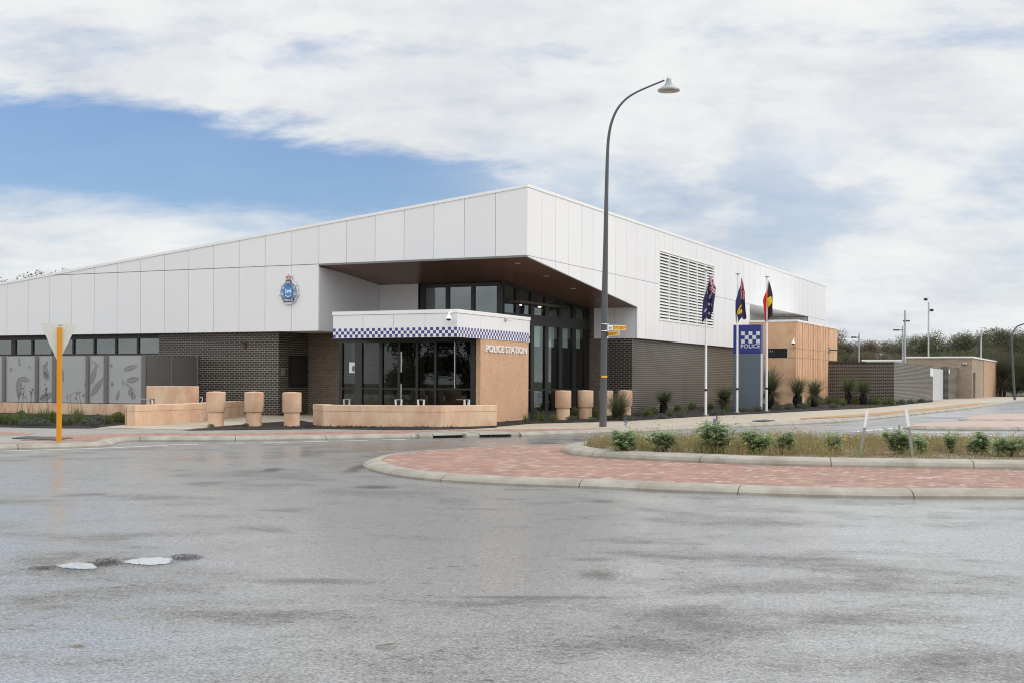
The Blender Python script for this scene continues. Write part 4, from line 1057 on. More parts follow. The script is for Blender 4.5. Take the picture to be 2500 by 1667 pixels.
# ================================================================ leaf screen, seat walls, bollards
def fixed(o): o.location = (C0[0], C0[1], 0); o.rotation_euler = (0, 0, RZ); return o
YS = -2.43
sxr = onA(348, 900, YS)[0]; szt = onA(200, 868.6, YS)[1]; szb = onA(200, 982, YS)[1]
scn = local_thing('leaf_screen', 'grey perforated metal screen with leaf patterns and folded joints', 'screen')
m = MB(); m.box(XW, sxr + .16, YS + .031, YS + .09, szb - .03, szb + .02); m.build('base_rail', M['fold'], scn)
folds = [(8, 15), (88, 95), (130, 139), (212, 219), (256, 265), (348, 357)]
for a, b in folds:
    x0, x1 = onA(a, 900, YS)[0], onA(b, 900, YS)[0]
    m = MB(); m.box(x0, x1, YS - .07, YS - .001, szb, szt); m.build('fold_post', M['fold'], scn)
m = MB(); m.box(XW, sxr, YS, YS + .03, szb, szt); NB_ = len(m.f)
def sleaf(px, py, L, Wd, ang, dx=0):
    x, z = onA(px, py, YS); a = math.radians(ang); ca, sa = math.cos(a), math.sin(a); q = L / 62.; h = Wd / 62. / 2
    up_ = [(q * t, h * math.sin(math.pi * t ** .8) + .012) for t in [i / 8 for i in range(9)]]; dn = [(q * t, -h * math.sin(math.pi * t ** .8) - .012) for t in [i / 8 for i in range(9)]]
    for side in (up_, dn):
        base = [(q * i / 8, .012 if side is up_ else -.012) for i in range(9)]
        for i in range(8):
            P = [base[i], base[i + 1], side[i + 1], side[i]]
            P = [(x + p[0] * ca - p[1] * sa, z + p[0] * sa + p[1] * ca) for p in P]
            m.prA(P, YS - .005, YS - .001)
for lf in ((47, 919, 58, 20, -91), (49, 922, 34, 12, -12), (105, 888, 45, 14, -62), (108, 905, 26, 14, -70), (110, 895, 18, 7, 60), (98, 974, 26, 9, 40), (98, 976, 50, 16, 22),
           (150, 897, 36, 10, -80), (222, 966, 60, 15, 48), (222, 938, 52, 13, 70), (206, 942, 22, 7, 50), (200, 967, 14, 6, 30), (301, 903, 46, 11, 14), (308, 930, 42, 13, 10), (284, 977, 26, 8, 70),
           (318, 966, 20, 14, 85), (325, 975, 18, 14, 90), (225, 880, 30, 3, -35), (302, 932, 48, 3, -30), (298, 925, 18, 3, -70), (46, 884, 12, 5, 80), (48, 892, 8, 6, 90)):
    sleaf(*lf)
for px, py, r in ((27, 901, 4), (80, 950, 3.5), (72, 896, 3), (272, 892, 3.5), (274, 937, 4.5), (150, 948, 2.5), (110, 937, 2.5), (185, 972, 3)):
    x, z = onA(px, py, YS); m.prA([(x + r / 60 * math.cos(t), z + r / 60 * 1.1 * math.sin(t)) for t in [2 * math.pi * i / 12 for i in range(12)]], YS - .005, YS - .001)
m.m = [0] * NB_ + [1] * (len(m.f) - NB_); m.build('screen_panel', [M['screen'], M['leaf_mark']], scn)
m = MB(); xr2 = onA(357, 900, YS)[0]
ymid = YS + (.5 - YS) * .48
m.box(xr2 - .03, xr2, YS + .03, ymid - .02, szb, szt); m.box(xr2 - .03, xr2, ymid + .02, .5, szb - .1, szt); m.box(xr2 - .035, xr2 - .031, YS + .03, .5, szb, szt)
m.build('return_panel', M['screen_dark'], scn)
m = MB(); m.tube([(xr2, .5, .2), (xr2, .5, szt + .06)], .04, 10); m.tube([(xr2 + .0, ymid, .4), (xr2 + .0, ymid, szt)], .025, 8); m.build('end_post', M['fold'], scn)
lw = MB(); lw.box(XW, onA(345, 995, YS - .06)[0], YS - .06, YS + .25, .0, szb - .035)
tag(fixed(lw.build('garden_wall', M['pink'], bevel=.012)), 'low pale pink concrete wall carrying the grey leaf screen', 'wall')
# pink block
bx = MB(); q0 = Lc(at(357, 960, 45.2)); zt_b = at(357, 941.5, 45.2).z; q1 = onA(443, 960, q0[1])[0]
bx.box(q0[0], q1, q0[1], q0[1] + .95, 0.05, zt_b)
tag(fixed(bx.build('concrete_block', M['pink'], bevel=.015)), 'tall square pink concrete block at the end of the leaf screen', 'block')
def seat_wall(name, px_pts, ztop_px, label, cat, thick=.5, back=True):
    P = [gnd(px, py, .13) for px, py in px_pts]; line = [p.xy.copy() for p in P]
    zt = at(ztop_px[0], ztop_px[1], P[ztop_px[2]].y).z
    ba = offset(line, thick)
    poly = [tuple(p) for p in line] + [tuple(p) for p in ba[::-1]]
    root = empty(name, (line[len(line) // 2].x, line[len(line) // 2].y, R(line[0].y) + .1), 0, label, cat)
    o = root.location
    mb = MB(); lo_ = [(p[0] - o.x, p[1] - o.y) for p in poly]; mb.prism(lo_, -.15, zt - .20 - o.z)
    ins = offset(line, -.008); bo = offset(line, thick + .008)
    mb.prism([(p[0] - o.x, p[1] - o.y) for p in [tuple(p) for p in ins] + [tuple(p) for p in bo[::-1]]], zt - .199 - o.z, zt - o.z)
    mb.build('seat_body', M['pink'], root, bevel=.012)
    return root, zt, line, ba
pl, pzt, pline, pba = seat_wall('bench_wall', [(764, 1036), (790, 1039.5), (918, 1041), (1076, 1042), (1213, 1038)], (918, 988.5, 2), 'long ochre concrete seat wall in front of the glass entrance', 'seat wall')
s2, szt2, sline, sba = seat_wall('bench_wall', [(309, 1037), (330, 1038), (454, 1031.5), (508, 1026), (597, 1014.5)], (420, 985, 2), 'kinked pink concrete seat wall beside the left garden bed', 'seat wall')
def armrest(parent, p, ang, zt):
    m = MB(); o = parent.location; ca, sa = math.cos(ang), math.sin(ang)
    def tr_(v): v = (v[0] * .56, v[1], v[2] * .85); return (p.x + v[0] * ca - v[1] * sa - o.x, p.y + v[0] * sa + v[1] * ca - o.y, zt + v[2] - o.z)
    for pts in ([(-.20, -.04, 0), (-.09, -.04, 0), (-.12, -.04, .20), (-.22, -.04, .20)], [(.09, -.04, 0), (.20, -.04, 0), (.22, -.04, .20), (.12, -.04, .20)]):
        m.hexa([tr_(q) for q in pts][::-1], [tr_((q[0], q[1] + .05, q[2])) for q in pts][::-1])
    m.hexa([tr_(q) for q in ((-.22, -.04, .20), (.22, -.04, .20), (.22, .36, .20), (-.22, .36, .20))], [tr_(q) for q in ((-.22, -.04, .215), (.22, -.04, .215), (.22, .36, .215), (-.22, .36, .215))])
    m.build('armrest', M['steel'], parent)
for px in (844, 972, 1027, 1145):
    u_, _ = ray(px, 985)
    for a, b in zip(pline[:-1], pline[1:]):
        e = b - a; t = (u_ * a.y - a.x) / (e.x - u_ * e.y)
        if -.02 <= t <= 1.02:
            q = a + e * t; nn = Vector((-e.y, e.x)).normalized(); armrest(pl, q + nn * .14, math.atan2(e.y, e.x), pzt); break
u_, _ = ray(381, 980)
for a, b in zip(sline[:-1], sline[1:]):
    e = b - a; t = (u_ * a.y - a.x) / (e.x - u_ * e.y)
    if 0 <= t <= 1: nn = Vector((-e.y, e.x)).normalized(); armrest(s2, a + e * t + nn * .2, math.atan2(e.y, e.x), szt2)
# bike hoop
q = gnd(484, 1009, .16); hz = at(484, 971, q.y).z - q.z
br = empty('bike_rack', q, -.5, 'low steel bicycle hoop behind the kinked pink seat wall', 'bike rack')
m = MB(); m.tube([(-.42, 0, 0), (-.50, 0, hz), (.22, 0, hz + .02), (.12, 0, 0)], .03, 8); m.tube([(.3, .2, 0), (.22, .2, hz)], .03, 8); m.tube([(.42, .2, 0), (.36, .2, hz)], .03, 8)
m.build('hoop', M['steel'], br)
# bollards
prof_b = [(.245, -.12), (.245, .315), (.292, .335), (.292, .925), (.275, .945), (.0, .962)]
def drum(): 
    lo_ = MB(); lo_.lathe([(.245, -.12), (.245, .325), (.0, .325)], n=32); up2 = MB(); up2.lathe([(.0, .325), (.285, .326), (.294, .34), (.294, .925), (.277, .944), (.0, .962)], n=32); return lo_, up2
blabels = ['leftmost of the three pink drum bollards by the kinked seat wall', 'middle of the three pink drum bollards before the dark brick wall', 'pink drum bollard next to the long ochre seat wall',
           'pink drum bollard nearest the ochre entrance wall, in front of the lobby glass', 'second pink drum bollard from the entrance wall, before the lobby glass', 'pink drum bollard half hidden behind the street lamp pole', 'pink drum bollard behind the grass tree at the dark brick corner']
b0 = None
for i, (px, py, wpx) in enumerate(((527, 1029.5, 46), (620, 1030, 46), (712.5, 1031, 46), (1374.6, 1016.5, 39.6), (1429, 1014.5, 38.6), (1478.5, 1010.5, 36), (1526, 1009.5, 35.6))):
    Yb = .588 * F / wpx; p = at(px, py, Yb)
    if b0 is None:
        b0 = empty('bollard', p, 0, blabels[0], 'bollard', 'pink concrete drum bollards'); l_, u2 = drum(); l_.build('base_drum', M['pink'], b0); u2.build('top_drum', M['pink'], b0); o = b0
    else: o = copy_tree(b0); o['label'] = blabels[i]
    o.location = p; o.rotation_euler.z = i * 1.3
# drains
for i, (dp, lab) in enumerate(zip(drains, ('left of the two kerb drain inlets before the seat wall', 'right of the two kerb drain inlets before the seat wall'))):
    a_ = gnd(drain_px[i][0] - 30, drain_px[i][1] + .8); b_ = gnd(drain_px[i][0] + 30, drain_px[i][1] - .8); an_ = math.atan2(b_.y - a_.y, b_.x - a_.x)
    t = empty('storm_drain', (dp.x, dp.y, R(dp.y)), an_, lab, 'drain', 'kerb drain inlets')
    m = MB(); m.prB([(-.02, .075), (.06, .125), (.95, .145), (.95, .0), (.25, .0), (.25, .075)], -.52, .52); m.build('lid', M['lid'], t, bevel=.008)
    m = MB(); m.box(-.48, .48, .10, .24, -.05, .074); m.build('opening', M['black'], t)
    m = MB(); m.prB([(0, -.05), (0, .06), (.06, .12), (.95, .13), (.95, 0)], -.95, -.535); m.prB([(0, -.05), (0, .06), (.06, .12), (.95, .13), (.95, 0)], .535, .95); m.build('kerb_block', M['kerb'], t, bevel=.006)
def grate(pts, label, name='drain_grate'):
    P = [gnd(px, py, .125) for px, py in pts]; c = sum(P, Vector()) / 4
    t = empty(name, c, 0, label, 'drain grate', 'flat drain grates'); m = MB()
    m.hexa([p - c + Vector((0, 0, -.02)) for p in P], [p - c + Vector((0, 0, .004)) for p in P]); m.build('frame', M['black'], t)
    m = MB(); nb_ = 26
    for i in range(nb_):
        f0, f1 = (i + .25) / nb_, (i + .85) / nb_
        qa = [P[0].lerp(P[1], f0), P[0].lerp(P[1], f1), P[3].lerp(P[2], f1), P[3].lerp(P[2], f0)]
        m.hexa([p - c + Vector((0, 0, .005)) for p in qa], [p - c + Vector((0, 0, .014)) for p in qa])
    m.build('bars', M['lamp_grey'], t)
grate([(29, 1069), (137, 1073.5), (179, 1068.5), (67, 1064)], 'dark grate in the footpath behind the give way post')
grate([(1836, 1026.8), (1866, 1028.4), (1892, 1025.2), (1864, 1023.4)], 'dark grate in the footpath right of the flagpoles')

# ================================================================ give way sign seen from behind
gp0 = gnd(144, 1077, .12); Yg = gp0.y
gw = empty('give_way_sign', gp0, 0, 'back of a pale triangular give way sign on an orange post', 'road sign')
sc = Yg / F
m = MB(); w2 = .047
m.box(-w2, w2, -w2, w2, -.05, at(144, 800, Yg).z - gp0.z)
for i in range(14): m.box(-.005, .005, -w2 - .001, -w2 + .01, .9 + i * .13, .9 + i * .13 + .009, 1)
m.build('post', [M['post_orange'], M['black']], gw)
cor = [(98.3, 788.8), (188.2, 794), (142.5, 886)]
pp = [at(px, py, Yg + .07) - gp0 for px, py in cor]; cc = sum(pp, Vector()) / 3; poly = []
for i, p in enumerate(pp):
    a = (pp[i - 1] - p).normalized(); b = (pp[(i + 1) % 3] - p).normalized()
    for s in range(5):
        t = s / 4; poly.append(p + a * .05 * (1 - t) ** 2 + b * .05 * t ** 2 + (a + b) * .012 * t * (1 - t))
m = MB(); m.prA([(p.x, p.z) for p in poly], w2 + .004, w2 + .010); m.build('triangle', plain('sign_back', (.62, .62, .56), .45, .05), gw)
m = MB()
for zz_ in (.25, .55): m.box(-.05, .05, w2 + .0005, w2 + .0035, cc.z + zz_ - .3, cc.z + zz_ - .26)
m.build('clamp', M['metal'], gw)

# ================================================================ street lamp and street name signs
lp0 = gnd(1472, 1040, .12); Yl = lp0.y
def Lp(px, py): return at(px, py, Yl) - lp0
lamp = empty('street_lamp', lp0, 0, 'tall curved charcoal street lamp rising from the footpath', 'street lamp', 'curved street lamps')
pix = [(1472, 1042), (1474, 900), (1476, 744), (1478.5, 600), (1480.5, 480), (1483.5, 370), (1487.5, 325), (1495, 294), (1508, 266), (1528, 243), (1552, 227), (1585, 212), (1622, 197)]
L3 = [Lp(*q) for q in pix]
wpx = [18, 16.5, 15, 12, 9.6, 7.6, 7, 6.4, 5.8, 5.2, 4.8, 4.4, 4.2]
def dens(P, r, n=5):
    o = []; q = []
    for i in range(len(P) - 1):
        g = lambda k_: P[min(max(k_, 0), len(P) - 1)]
        a, b, c, d_ = g(i - 1), g(i), g(i + 1), g(i + 2)
        for k_ in range(n):
            t = k_ / n; o.append(.5 * ((2 * b) + (c - a) * t + (2 * a - 5 * b + 4 * c - d_) * t * t + (3 * b - a - 3 * c + d_) * t ** 3)); q.append(r[i] + (r[i + 1] - r[i]) * t)
    return o + [P[-1]], q + [r[-1]]
m = MB(); a_, b_ = dens(L3, [x * Yl / F / 2 for x in wpx]); m.tube(a_, b_, 16); m.build('pole', M['lamp_grey'], lamp)
hd = Lp(1632.5, 222); s_m = Yl / F
m = MB(); m.lathe([(27 * s_m, -1 * s_m), (27 * s_m, 2 * s_m), (20 * s_m, 7 * s_m), (12 * s_m, 12 * s_m), (8 * s_m, 18 * s_m), (6.5 * s_m, 25 * s_m), (6 * s_m, 28 * s_m), (3 * s_m, 30.5 * s_m), (0, 31 * s_m)], hd, 28); m.build('lamp_head', plain('lamp_head_grey', (.30, .33, .33), .45, .1), lamp)
m = MB(); m.lathe([(0, -2.5 * s_m), (17 * s_m, -2.2 * s_m), (19 * s_m, -1.2 * s_m), (26.5 * s_m, -1.1 * s_m)], hd, 28); m.build('diffuser', plain('lamp_diffuser', (.42, .38, .33), .4, .1), lamp)
m = MB(); m.tube([hd + Vector((-3 * s_m, 0, 29 * s_m)), hd + Vector((-3 * s_m, 0, 34 * s_m))], .012, 6); m.build('sensor_pin', M['metal'], lamp)
m = MB(); zy = Lp(1472, 919).z; m.box(-.06, .125, -.122, -.116, zy - .025, zy + .035); m.build('id_tag', M['yellow'], lamp)
def name_sign(body, suffix, num, pa, pb, hpx, yb, label):
    """pa,pb: pixel left / right ends of the mid-line; yb: depth of the far end"""
    A = at(pa[0], pa[1], Yl); B = at(pb[0], pb[1], yb); d_ = (B - A); L_ = d_.xy.length; ang = math.atan2(d_.y, d_.x); H = hpx * Yl / F
    A.z = B.z = (A.z + 0)
    t = empty('street_name_sign', A, ang, label, 'street sign', 'yellow street name signs on the lamp pole')
    m = MB(); m.box(.0, L_, -.012, .012, -H / 2 - .012, H / 2 + .012); m.build('backing', M['sign_white'], t)
    x0 = .20 if num else .03
    m = MB(); m.box(x0, L_ - .005, -.017, -.0125, -H / 2 + .0, H / 2 - .0); m.build('yellow_face', M['yellow'], t)
    m = MB(); f0 = x0 + (L_ - x0) * .03; f1 = x0 + (L_ - x0) * .80
    text_into(m, body, lambda x, y, q: ((f0 + f1) / 2 + x, -.018 - q, y), width=f1 - f0, height=H * .66, bold=.0, depth=.004)
    text_into(m, suffix, lambda x, y, q: (x0 + (L_ - x0) * .90 + x, -.018 - q, H * .12 + y), width=(L_ - x0) * .12, height=H * .36, bold=.0, depth=.004)
    if num: text_into(m, num, lambda x, y, q: (.11 + x, -.013 - q, -.01 + y), width=.12, height=H * .5, bold=.01, depth=.004)
    m.build('lettering', plain('sign_brown_text', (.30, .06, .02), .5), t)
    m = MB()
    for dz in (H / 2 + .03, -H / 2 - .05): m.lathe([(.112, -.012), (.116, 0), (.112, .012)], (-.115, .0, dz), 18)
    m.box(-.01, .05, -.02, .02, H / 2 + .012, H / 2 + .05); m.build('strap', M['steel'], t)
name_sign('SETTLERS', 'AV', '60', (1482, 799.8), (1528, 797.5), 10.5, Yl + .25, 'longer yellow SETTLERS street name sign with house number on the lamp pole')
name_sign('SHERRY', 'ST', '', (1482.5, 815.5), (1511.5, 822), 10, Yl - .75, 'shorter yellow SHERRY street name sign below the SETTLERS sign')

# ================================================================ flagpoles and flags
FW, FH = 1.85, .95
def jack(u, v):                         # u along the fly, v down, both 0..1 within the canton; -> colour index
    x, y = (u - .5) * 2, (v - .5)
    if abs(x) < .10 or abs(y) < .10: return 2
    if abs(x) < .17 or abs(y) < .165: return 1
    d1 = abs(y - x * .5); d2 = abs(y + x * .5)
    if min(d1, d2) < .045: return 2
    if min(d1, d2) < .115: return 1
    return 0
def star_(u, v, cu, cv, r):
    x, y = (u - cu) * 2, (v - cv); a = math.atan2(y, x); q = math.hypot(x, y)
    return q < r * (.62 + .38 * math.cos(7 * a))
def flag_nat(u, v):
    if u < .5 and v < .5: return jack(u * 2, v * 2)
    if star_(u, v, .25, .75, .16): return 1
    for cu, cv, r in ((.75, .83, .085), (.64, .44, .085), (.75, .17, .085), (.86, .37, .085), (.80, .54, .05)):
        if star_(u, v, cu, cv, r): return 1
    return 0
def flag_state(u, v):
    if u < .5 and v < .5: return jack(u * 2, v * 2)
    q = math.hypot((u - .75) * 2, v - .5)
    if q < .23:
        return 4 if math.hypot((u - .75) * 2 + .03, v - .52) < .08 or (abs((u - .75) * 2 + .10) < .03 and .37 < v < .5) else 3
    return 0
def flag_ab(u, v):
    if math.hypot((u - .5) * 2, v - .5) < .27: return 3
    return 4 if v < .5 else 2
fm = [plain('flag_navy', (.020, .018, .085), .7, .1), plain('flag_white', (.62, .60, .66), .7, .05), plain('flag_red', (.50, .022, .028), .7, .1), plain('flag_yellow', (.72, .50, .015), .7, .05), plain('flag_black', (.012, .008, .008), .8, .1)]
fm2 = list(fm); fm2[2] = plain('flag_bright_red', (.66, .03, .012), .7, .1)
NU, NV = 110, 64
flabs = ['dark blue national flag with white stars hanging on the leftmost flagpole', 'dark blue state flag with a yellow disc hanging on the middle flagpole', 'black and red flag with a yellow disc hanging on the rightmost flagpole']
plabs = ['white flagpole nearest the lamp, in front of the dark brick wall', 'white flagpole standing just in front of the blue sign pylon', 'white flagpole between the blue sign pylon and the ochre annex']
pole0 = None
for i, (bx_, by_, tx_, ty_, des, seed) in enumerate(((1722.8, 1013, 1725.8, 659, flag_nat, 0.3), (1799.4, 1006.5, 1801.6, 668, flag_state, 2.1), (1871.2, 1003.2, 1872.8, 675, flag_ab, 4.0))):
    p = gnd(bx_, by_, .14); H = at(tx_, ty_, p.y).z - p.z
    t = empty('flagpole', p, 0, plabs[i], 'flagpole', 'white flagpoles')
    m = MB(); m.tube([(0, 0, -.1), (0, 0, 1.05), (0, 0, H - .03)], [.052, .052, .034], 16); m.build('pole', M['pole_white'], t)
    m = MB(); m.lathe([(.03, -.10), (.03, -.05), (.095, -.03), (.10, .0), (.0, .012)], (0, 0, H - .005), 20); m.build('truck', M['metal'], t)
    m = MB(); m.lathe([(.056, .97), (.058, .98), (.058, 1.05), (.053, 1.06)], (0, 0, 0), 16); m.build('winch_cover', M['black'], t)
    m = MB(); m.lathe([(.12, .0), (.12, .03), (.06, .04)], (0, 0, 0), 16); m.build('base_flange', M['metal'], t)
    # cloth: hangs from the hoist, the fly falls straight down in folds
    mb = MB(); zt = H - .12; top = Vector((.05, -.03, 0))
    ln = (1.62, 1.66, 1.62)[i]
    def cl(u, v):
        wd = .045 + .40 * min(1, u * 2.6) ** .8 * (1 - .10 * u)
        s = .5 - v
        fold = math.sin(v * 8.5 + seed + u * 1.5)
        xx = (.10, .12, .04)[i] + s * wd + .035 * math.sin(v * 15 + seed * 2 + u * 3) * min(1, 3 * u) + .05 * u * math.sin(u * 5 + seed)
        yy = -.07 - .11 * fold * min(1, u * 2.2 + .12) - .03 * math.sin(u * 9 + seed)
        zz2 = zt - .06 - v * .42 * (1 - .35 * u) - u * ln + (.10 * math.cos(v * 9 + seed)) * u
        return (xx, yy, zz2)
    vs = [cl(a / NU, b / NV) for a in range(NU + 1) for b in range(NV + 1)]
    for a in range(NU):
        for b in range(NV):
            mb.f.append((a * (NV + 1) + b, a * (NV + 1) + b + 1, (a + 1) * (NV + 1) + b + 1, (a + 1) * (NV + 1) + b)); mb.m.append(des((a + .5) / NU, (b + .5) / NV)); mb.sm.append(True)
    mb.v = vs
    fo = mb.build('flag', fm if i < 2 else fm2); fo.location = p
    sd = fo.modifiers.new('thickness', 'SOLIDIFY'); sd.thickness = .004
    tag(fo, flabs[i], 'flag', 'flags on the flagpoles')

# ================================================================ sign pylon
yp_ = None; best = None
base = gnd(1824, 996.5, .17); ls, lt = Lc(base); 
x0, ztp = onA(1790.3, 793.5, lt); x1, _ = onA(1857.5, 793.5, lt); _, zmid = onA(1824, 862.3, lt)
py_ = empty('sign_pylon', W((x0 + x1) / 2, lt, R(base.y) + .1), RZ, 'blue and grey POLICE pylon sign behind the middle flagpole', 'sign'); zo = py_.location.z; hw = (x1 - x0) / 2
m = MB(); m.box(-hw, hw, 0, .38, zmid - zo, ztp - zo); m.build('blue_head', M['sign_blue'], py_, bevel=.008)
m = MB(); zj = [0 - .1] + [onA(1824, yy, lt)[1] - zo for yy in (965.2, 930.4, 896.5)] + [zmid - zo]
for a, b in zip(zj[:-1], zj[1:]): m.box(-hw + .005, hw - .008, .006, .37, a + .006, b - .006)
m.build('grey_panels', M['pylon_grey'], py_)
m = MB(); m.box(hw - .007, hw + .004, .01, .372, -.1, zmid - zo - .001); m.box(-hw + .02, hw - .02, .02, .36, -.1, zmid - zo - .01); m.build('edge_strip', M['pylon_edge'], py_)
cwd = abs(onA(1855, 820, lt)[0] - onA(1845.5, 820, lt)[0]); m = MB()
xq0 = onA(1845.8, 820, lt)[0] - (x0 + x1) / 2
zq = onA(1850, 823.5, lt)[1] - zo
pitch = cwd * .975
for r_ in range(3):
    for c5 in range(5):
        if (r_ + c5) % 2 == 0:
            xa_ = xq0 + cwd - (c5 + 1) * pitch; za_ = zq + (1 - r_) * pitch
            m.box(xa_, xa_ + pitch, -.004, -.0005, za_ - pitch / 2, za_ + pitch / 2)
m.build('white_checks', M['sign_white'], py_)
m = MB(); xt0 = xq0 + cwd - 5 * pitch; xt1 = xq0 + cwd; zt_ = onA(1824, 844.5, lt)[1] - zo
text_into(m, 'POLICE', lambda x, y, q: ((xt0 + xt1) / 2 + x, -.001 - q, zt_ + y), width=(xt1 - xt0) * 1.02, height=.19, bold=.012, depth=.004); m.build('lettering', M['sign_white'], py_)

# ================================================================ boundary wall and brick outbuilding on the right
cw0 = Lc(gnd(2183, 987, .2)); 
yw = onB(2023.6, 900, XA)[0] - .15
xw1 = onA(2183, 930, yw)[0]; zwt = onA(2100, 883.5, yw)[1]
bw = local_thing('boundary_wall', 'dark brick boundary wall with a pale grey sliding gate', 'wall')
yg0 = onB(2277.5, 940, xw1)[0]; yg1 = onB(2304.5, 940, xw1)[0]; zgt = onB(2290, 900, xw1)[1]
m = MB(); m.box(XA - .22, xw1, yw, yw + .22, .0, zwt); m.box(xw1 - .22, xw1, yw + .221, yg0, .0, zwt - .0005); m.build('brick_wall', M['brick_dark'], bw)
m = MB(); m.box(XA - .22, xw1 + .003, yw - .003, yw + .223, zwt - .09, zwt + .004); m.build('soldier_course', brick('charcoal_soldier_brick', ((.010, .008, .008), (.016, .012, .012)), (.16, .14, .12), .4, .5, .086, .24), bw)
m = MB(); m.box(xw1 - .12, xw1 - .06, yg0 + .05, yg1 - .02, .30, zgt); gt = m.build('gate', plain('pale_grey_gate', (.50, .52, .53), .5, .04), bw)
m = MB(); m.box(xw1 - .14, xw1 - .05, yg0, yg0 + .05, .2, zgt + .05); m.box(xw1 - .14, xw1 - .05, yg1 - .02, yg1 + .05, .2, zgt + .05); m.build('gate_frame', M['lamp_grey'], bw)
xw2 = xw1 + .32; zw2 = onB(2330, 896, xw2)[1]; ye2 = onB(2340, 940, xw2)[0]
m = MB(); m.box(xw1 - .25, xw2, yg1 + .06, yg1 + .28, 0, zw2); m.box(xw2 - .22, xw2, yg1 + .281, ye2, 0, zw2 - .0005); m.build('brick_wall', M['brick_dark'], bw)
m = MB(); a0 = onB(2271, 905, xw1)[0]; zz1, zz0 = onB(2274, 898, xw1)[1], onB(2274, 918, xw1)[1]; m.box(xw1 + .001, xw1 + .02, a0, yg0 - .1, zz0, zz1)
o = tag(fixed(m.build('notice_sign', M['sign_white'])), 'white notice on the dark brick left of the pale gate', 'sign')
a0, z0 = onB(2316, 911, xw2); m = MB(); m.box(xw2 + .001, xw2 + .02, a0, onB(2318.5, 905, xw2)[0], z0, onB(2316, 901, xw2)[1])
o = tag(fixed(m.build('notice_sign', M['sign_white'])), 'narrow white notice on the brick right of the pale gate', 'sign')
# outbuilding
ob = local_thing('outbuilding', 'tan brick outbuilding with flat white edged roof and ochre patterned end panel', 'building')
yo = ye2 - .05; xo = onA(2373, 920, yo)[0]; zo1 = onA(2373, 869.6, yo)[1]
xo0 = onA(2207, 900, yo)[0]; yo1 = onB(2401, 920, xo)[0]; yo2 = onB(2446, 920, xo)[0]
dy0, dz1 = onB(2374.8, 909.5, xo); dy1 = onB(2381.5, 909.5, xo)[0]
m = MB(); m.box(xo0, xo, yo, yo + .25, .1, zo1 - .12); m.box(xo - .25, xo, yo + .251, dy0, .1, zo1 - .12); m.box(xo - .25, xo, dy1, yo1, .1, zo1 - .12); m.box(xo - .25, xo, dy0, dy1, dz1, zo1 - .12)
m.box(xo0 - .0, xo0 + .25, yo + .25, yo2, .1, zo1 - .12); m.box(xo0, xo, yo2 + .01, yo2 + .2, .1, zo1 - .12); m.build('brick_wall', M['brick_tan'], ob)
m = MB(); m.box(xo - .2, xo - .12, dy0, dy1, .2, dz1); m.build('door', plain('brown_door', (.10, .075, .055), .6), ob)
m = MB(); m.box(xo - .25, xo + .04, yo1, yo2, .35, zo1 - .10); ap_ = m.build('art_panel', concrete('rusty_ochre_panel', (.44, .285, .19), .2, .3), ob)
m = MB(); rr = random.Random(5)
for i in range(120):
    y, z = rr.uniform(yo1 + 1.5, yo2 - .8), rr.uniform(.6, zo1 - .4); s = rr.uniform(.15, .55); a = rr.uniform(0, 6.3)
    m.prB([(y, z), (y + s * math.cos(a) + .12, z + s * .35 * math.sin(a)), (y + s * math.cos(a) + .1, z + s * .35 * math.sin(a) + .04), (y, z + .03)], xo + .041, xo + .046)
m.build('etched_lines', plain('etched_pale', (.58, .40, .30), .7), ap_)
m = MB(); m.box(xo0 - .05, xo + .12, yo - .12, yo2 + .3, zo1 - .12, zo1); m.build('flat_roof', M['white'], ob)
xr0 = onA(2104, 880, yo)[0]; zr1 = onA(2150, 877.5, yo)[1]; zr0 = onA(2150, 880.5, yo)[1]; m = MB(); m.box(xr0, xo0 - .06, yo - .1, yo + 12, zr0 - .02, zr1); m.box(xr0 + .3, xo0 - .1, yo + .1, yo + 11.5, .1, zr0 - .021); m.build('flat_roof', M['white'], ob)
for px, py, face in ((2353, 886.5, 'A'), (2358, 886.5, 'A')):
    xx, zz2 = onA(px, py, yo); m = MB(); m.lathe([(0, -.14), (.11, -.1), (.13, 0), (.07, .08)], (xx, yo - .13, zz2), 14); o = tag(fixed(m.build('flood_lamp', M['metal'])), ('left' if px < 2355 else 'right') + ' one of two round wall lamps on the tan brick outbuilding', 'wall lamp', 'twin wall lamps')

# ================================================================ lights behind the wall, far street lamp
def area_light(px_top, py_top, px_base, Y, arms, label, r=.07, group='pole lights behind the wall', heads=None):
    top = at(px_top, py_top, Y); base = Vector((top.x, Y, R(Y) + .1))
    t = empty('pole_light', base, 0, label, 'pole light', group); H = top.z - base.z
    m = MB(); m.tube([(0, 0, -.1), (0, 0, H)], [r, r * .8], 12); m.build('pole', M['metal'], t)
    for (dpx, dz) in arms:
        L_ = dpx * Y / F; m = MB(); s = 1 if L_ > 0 else -1
        m.box(min(0, L_), max(0, L_), -.06, .06, H - dz - .03, H - dz + .03); m.box(min(L_, L_ * .45), max(L_, L_ * .45), -.14, .14, H - dz - .05, H - dz + .05); m.build('lamp_arm', M['lamp_grey'], t)
    return t, H
area_light(2097.5, 814, 0, 88, [(-19, .28)], 'slim pole light with one arm to the left, nearest the ochre annex', .06)
area_light(2204, 796, 0, 92, [(-22, .3)], 'pole light with one long left arm just left of the thick pole', .06)
area_light(2209.7, 758.5, 0, 86, [(10.5, .7), (-3.5, .7)], 'thick tall pole light with a short arm to the right', .085)
area_light(2395.5, 809, 0, 112, [(-6.5, .5)], 'pole light rising behind the tan outbuilding roof', .08)
t, H = area_light(2267.3, 738, 0, 118, [], 'tallest pole with two small floodlights behind the outbuilding', .085)
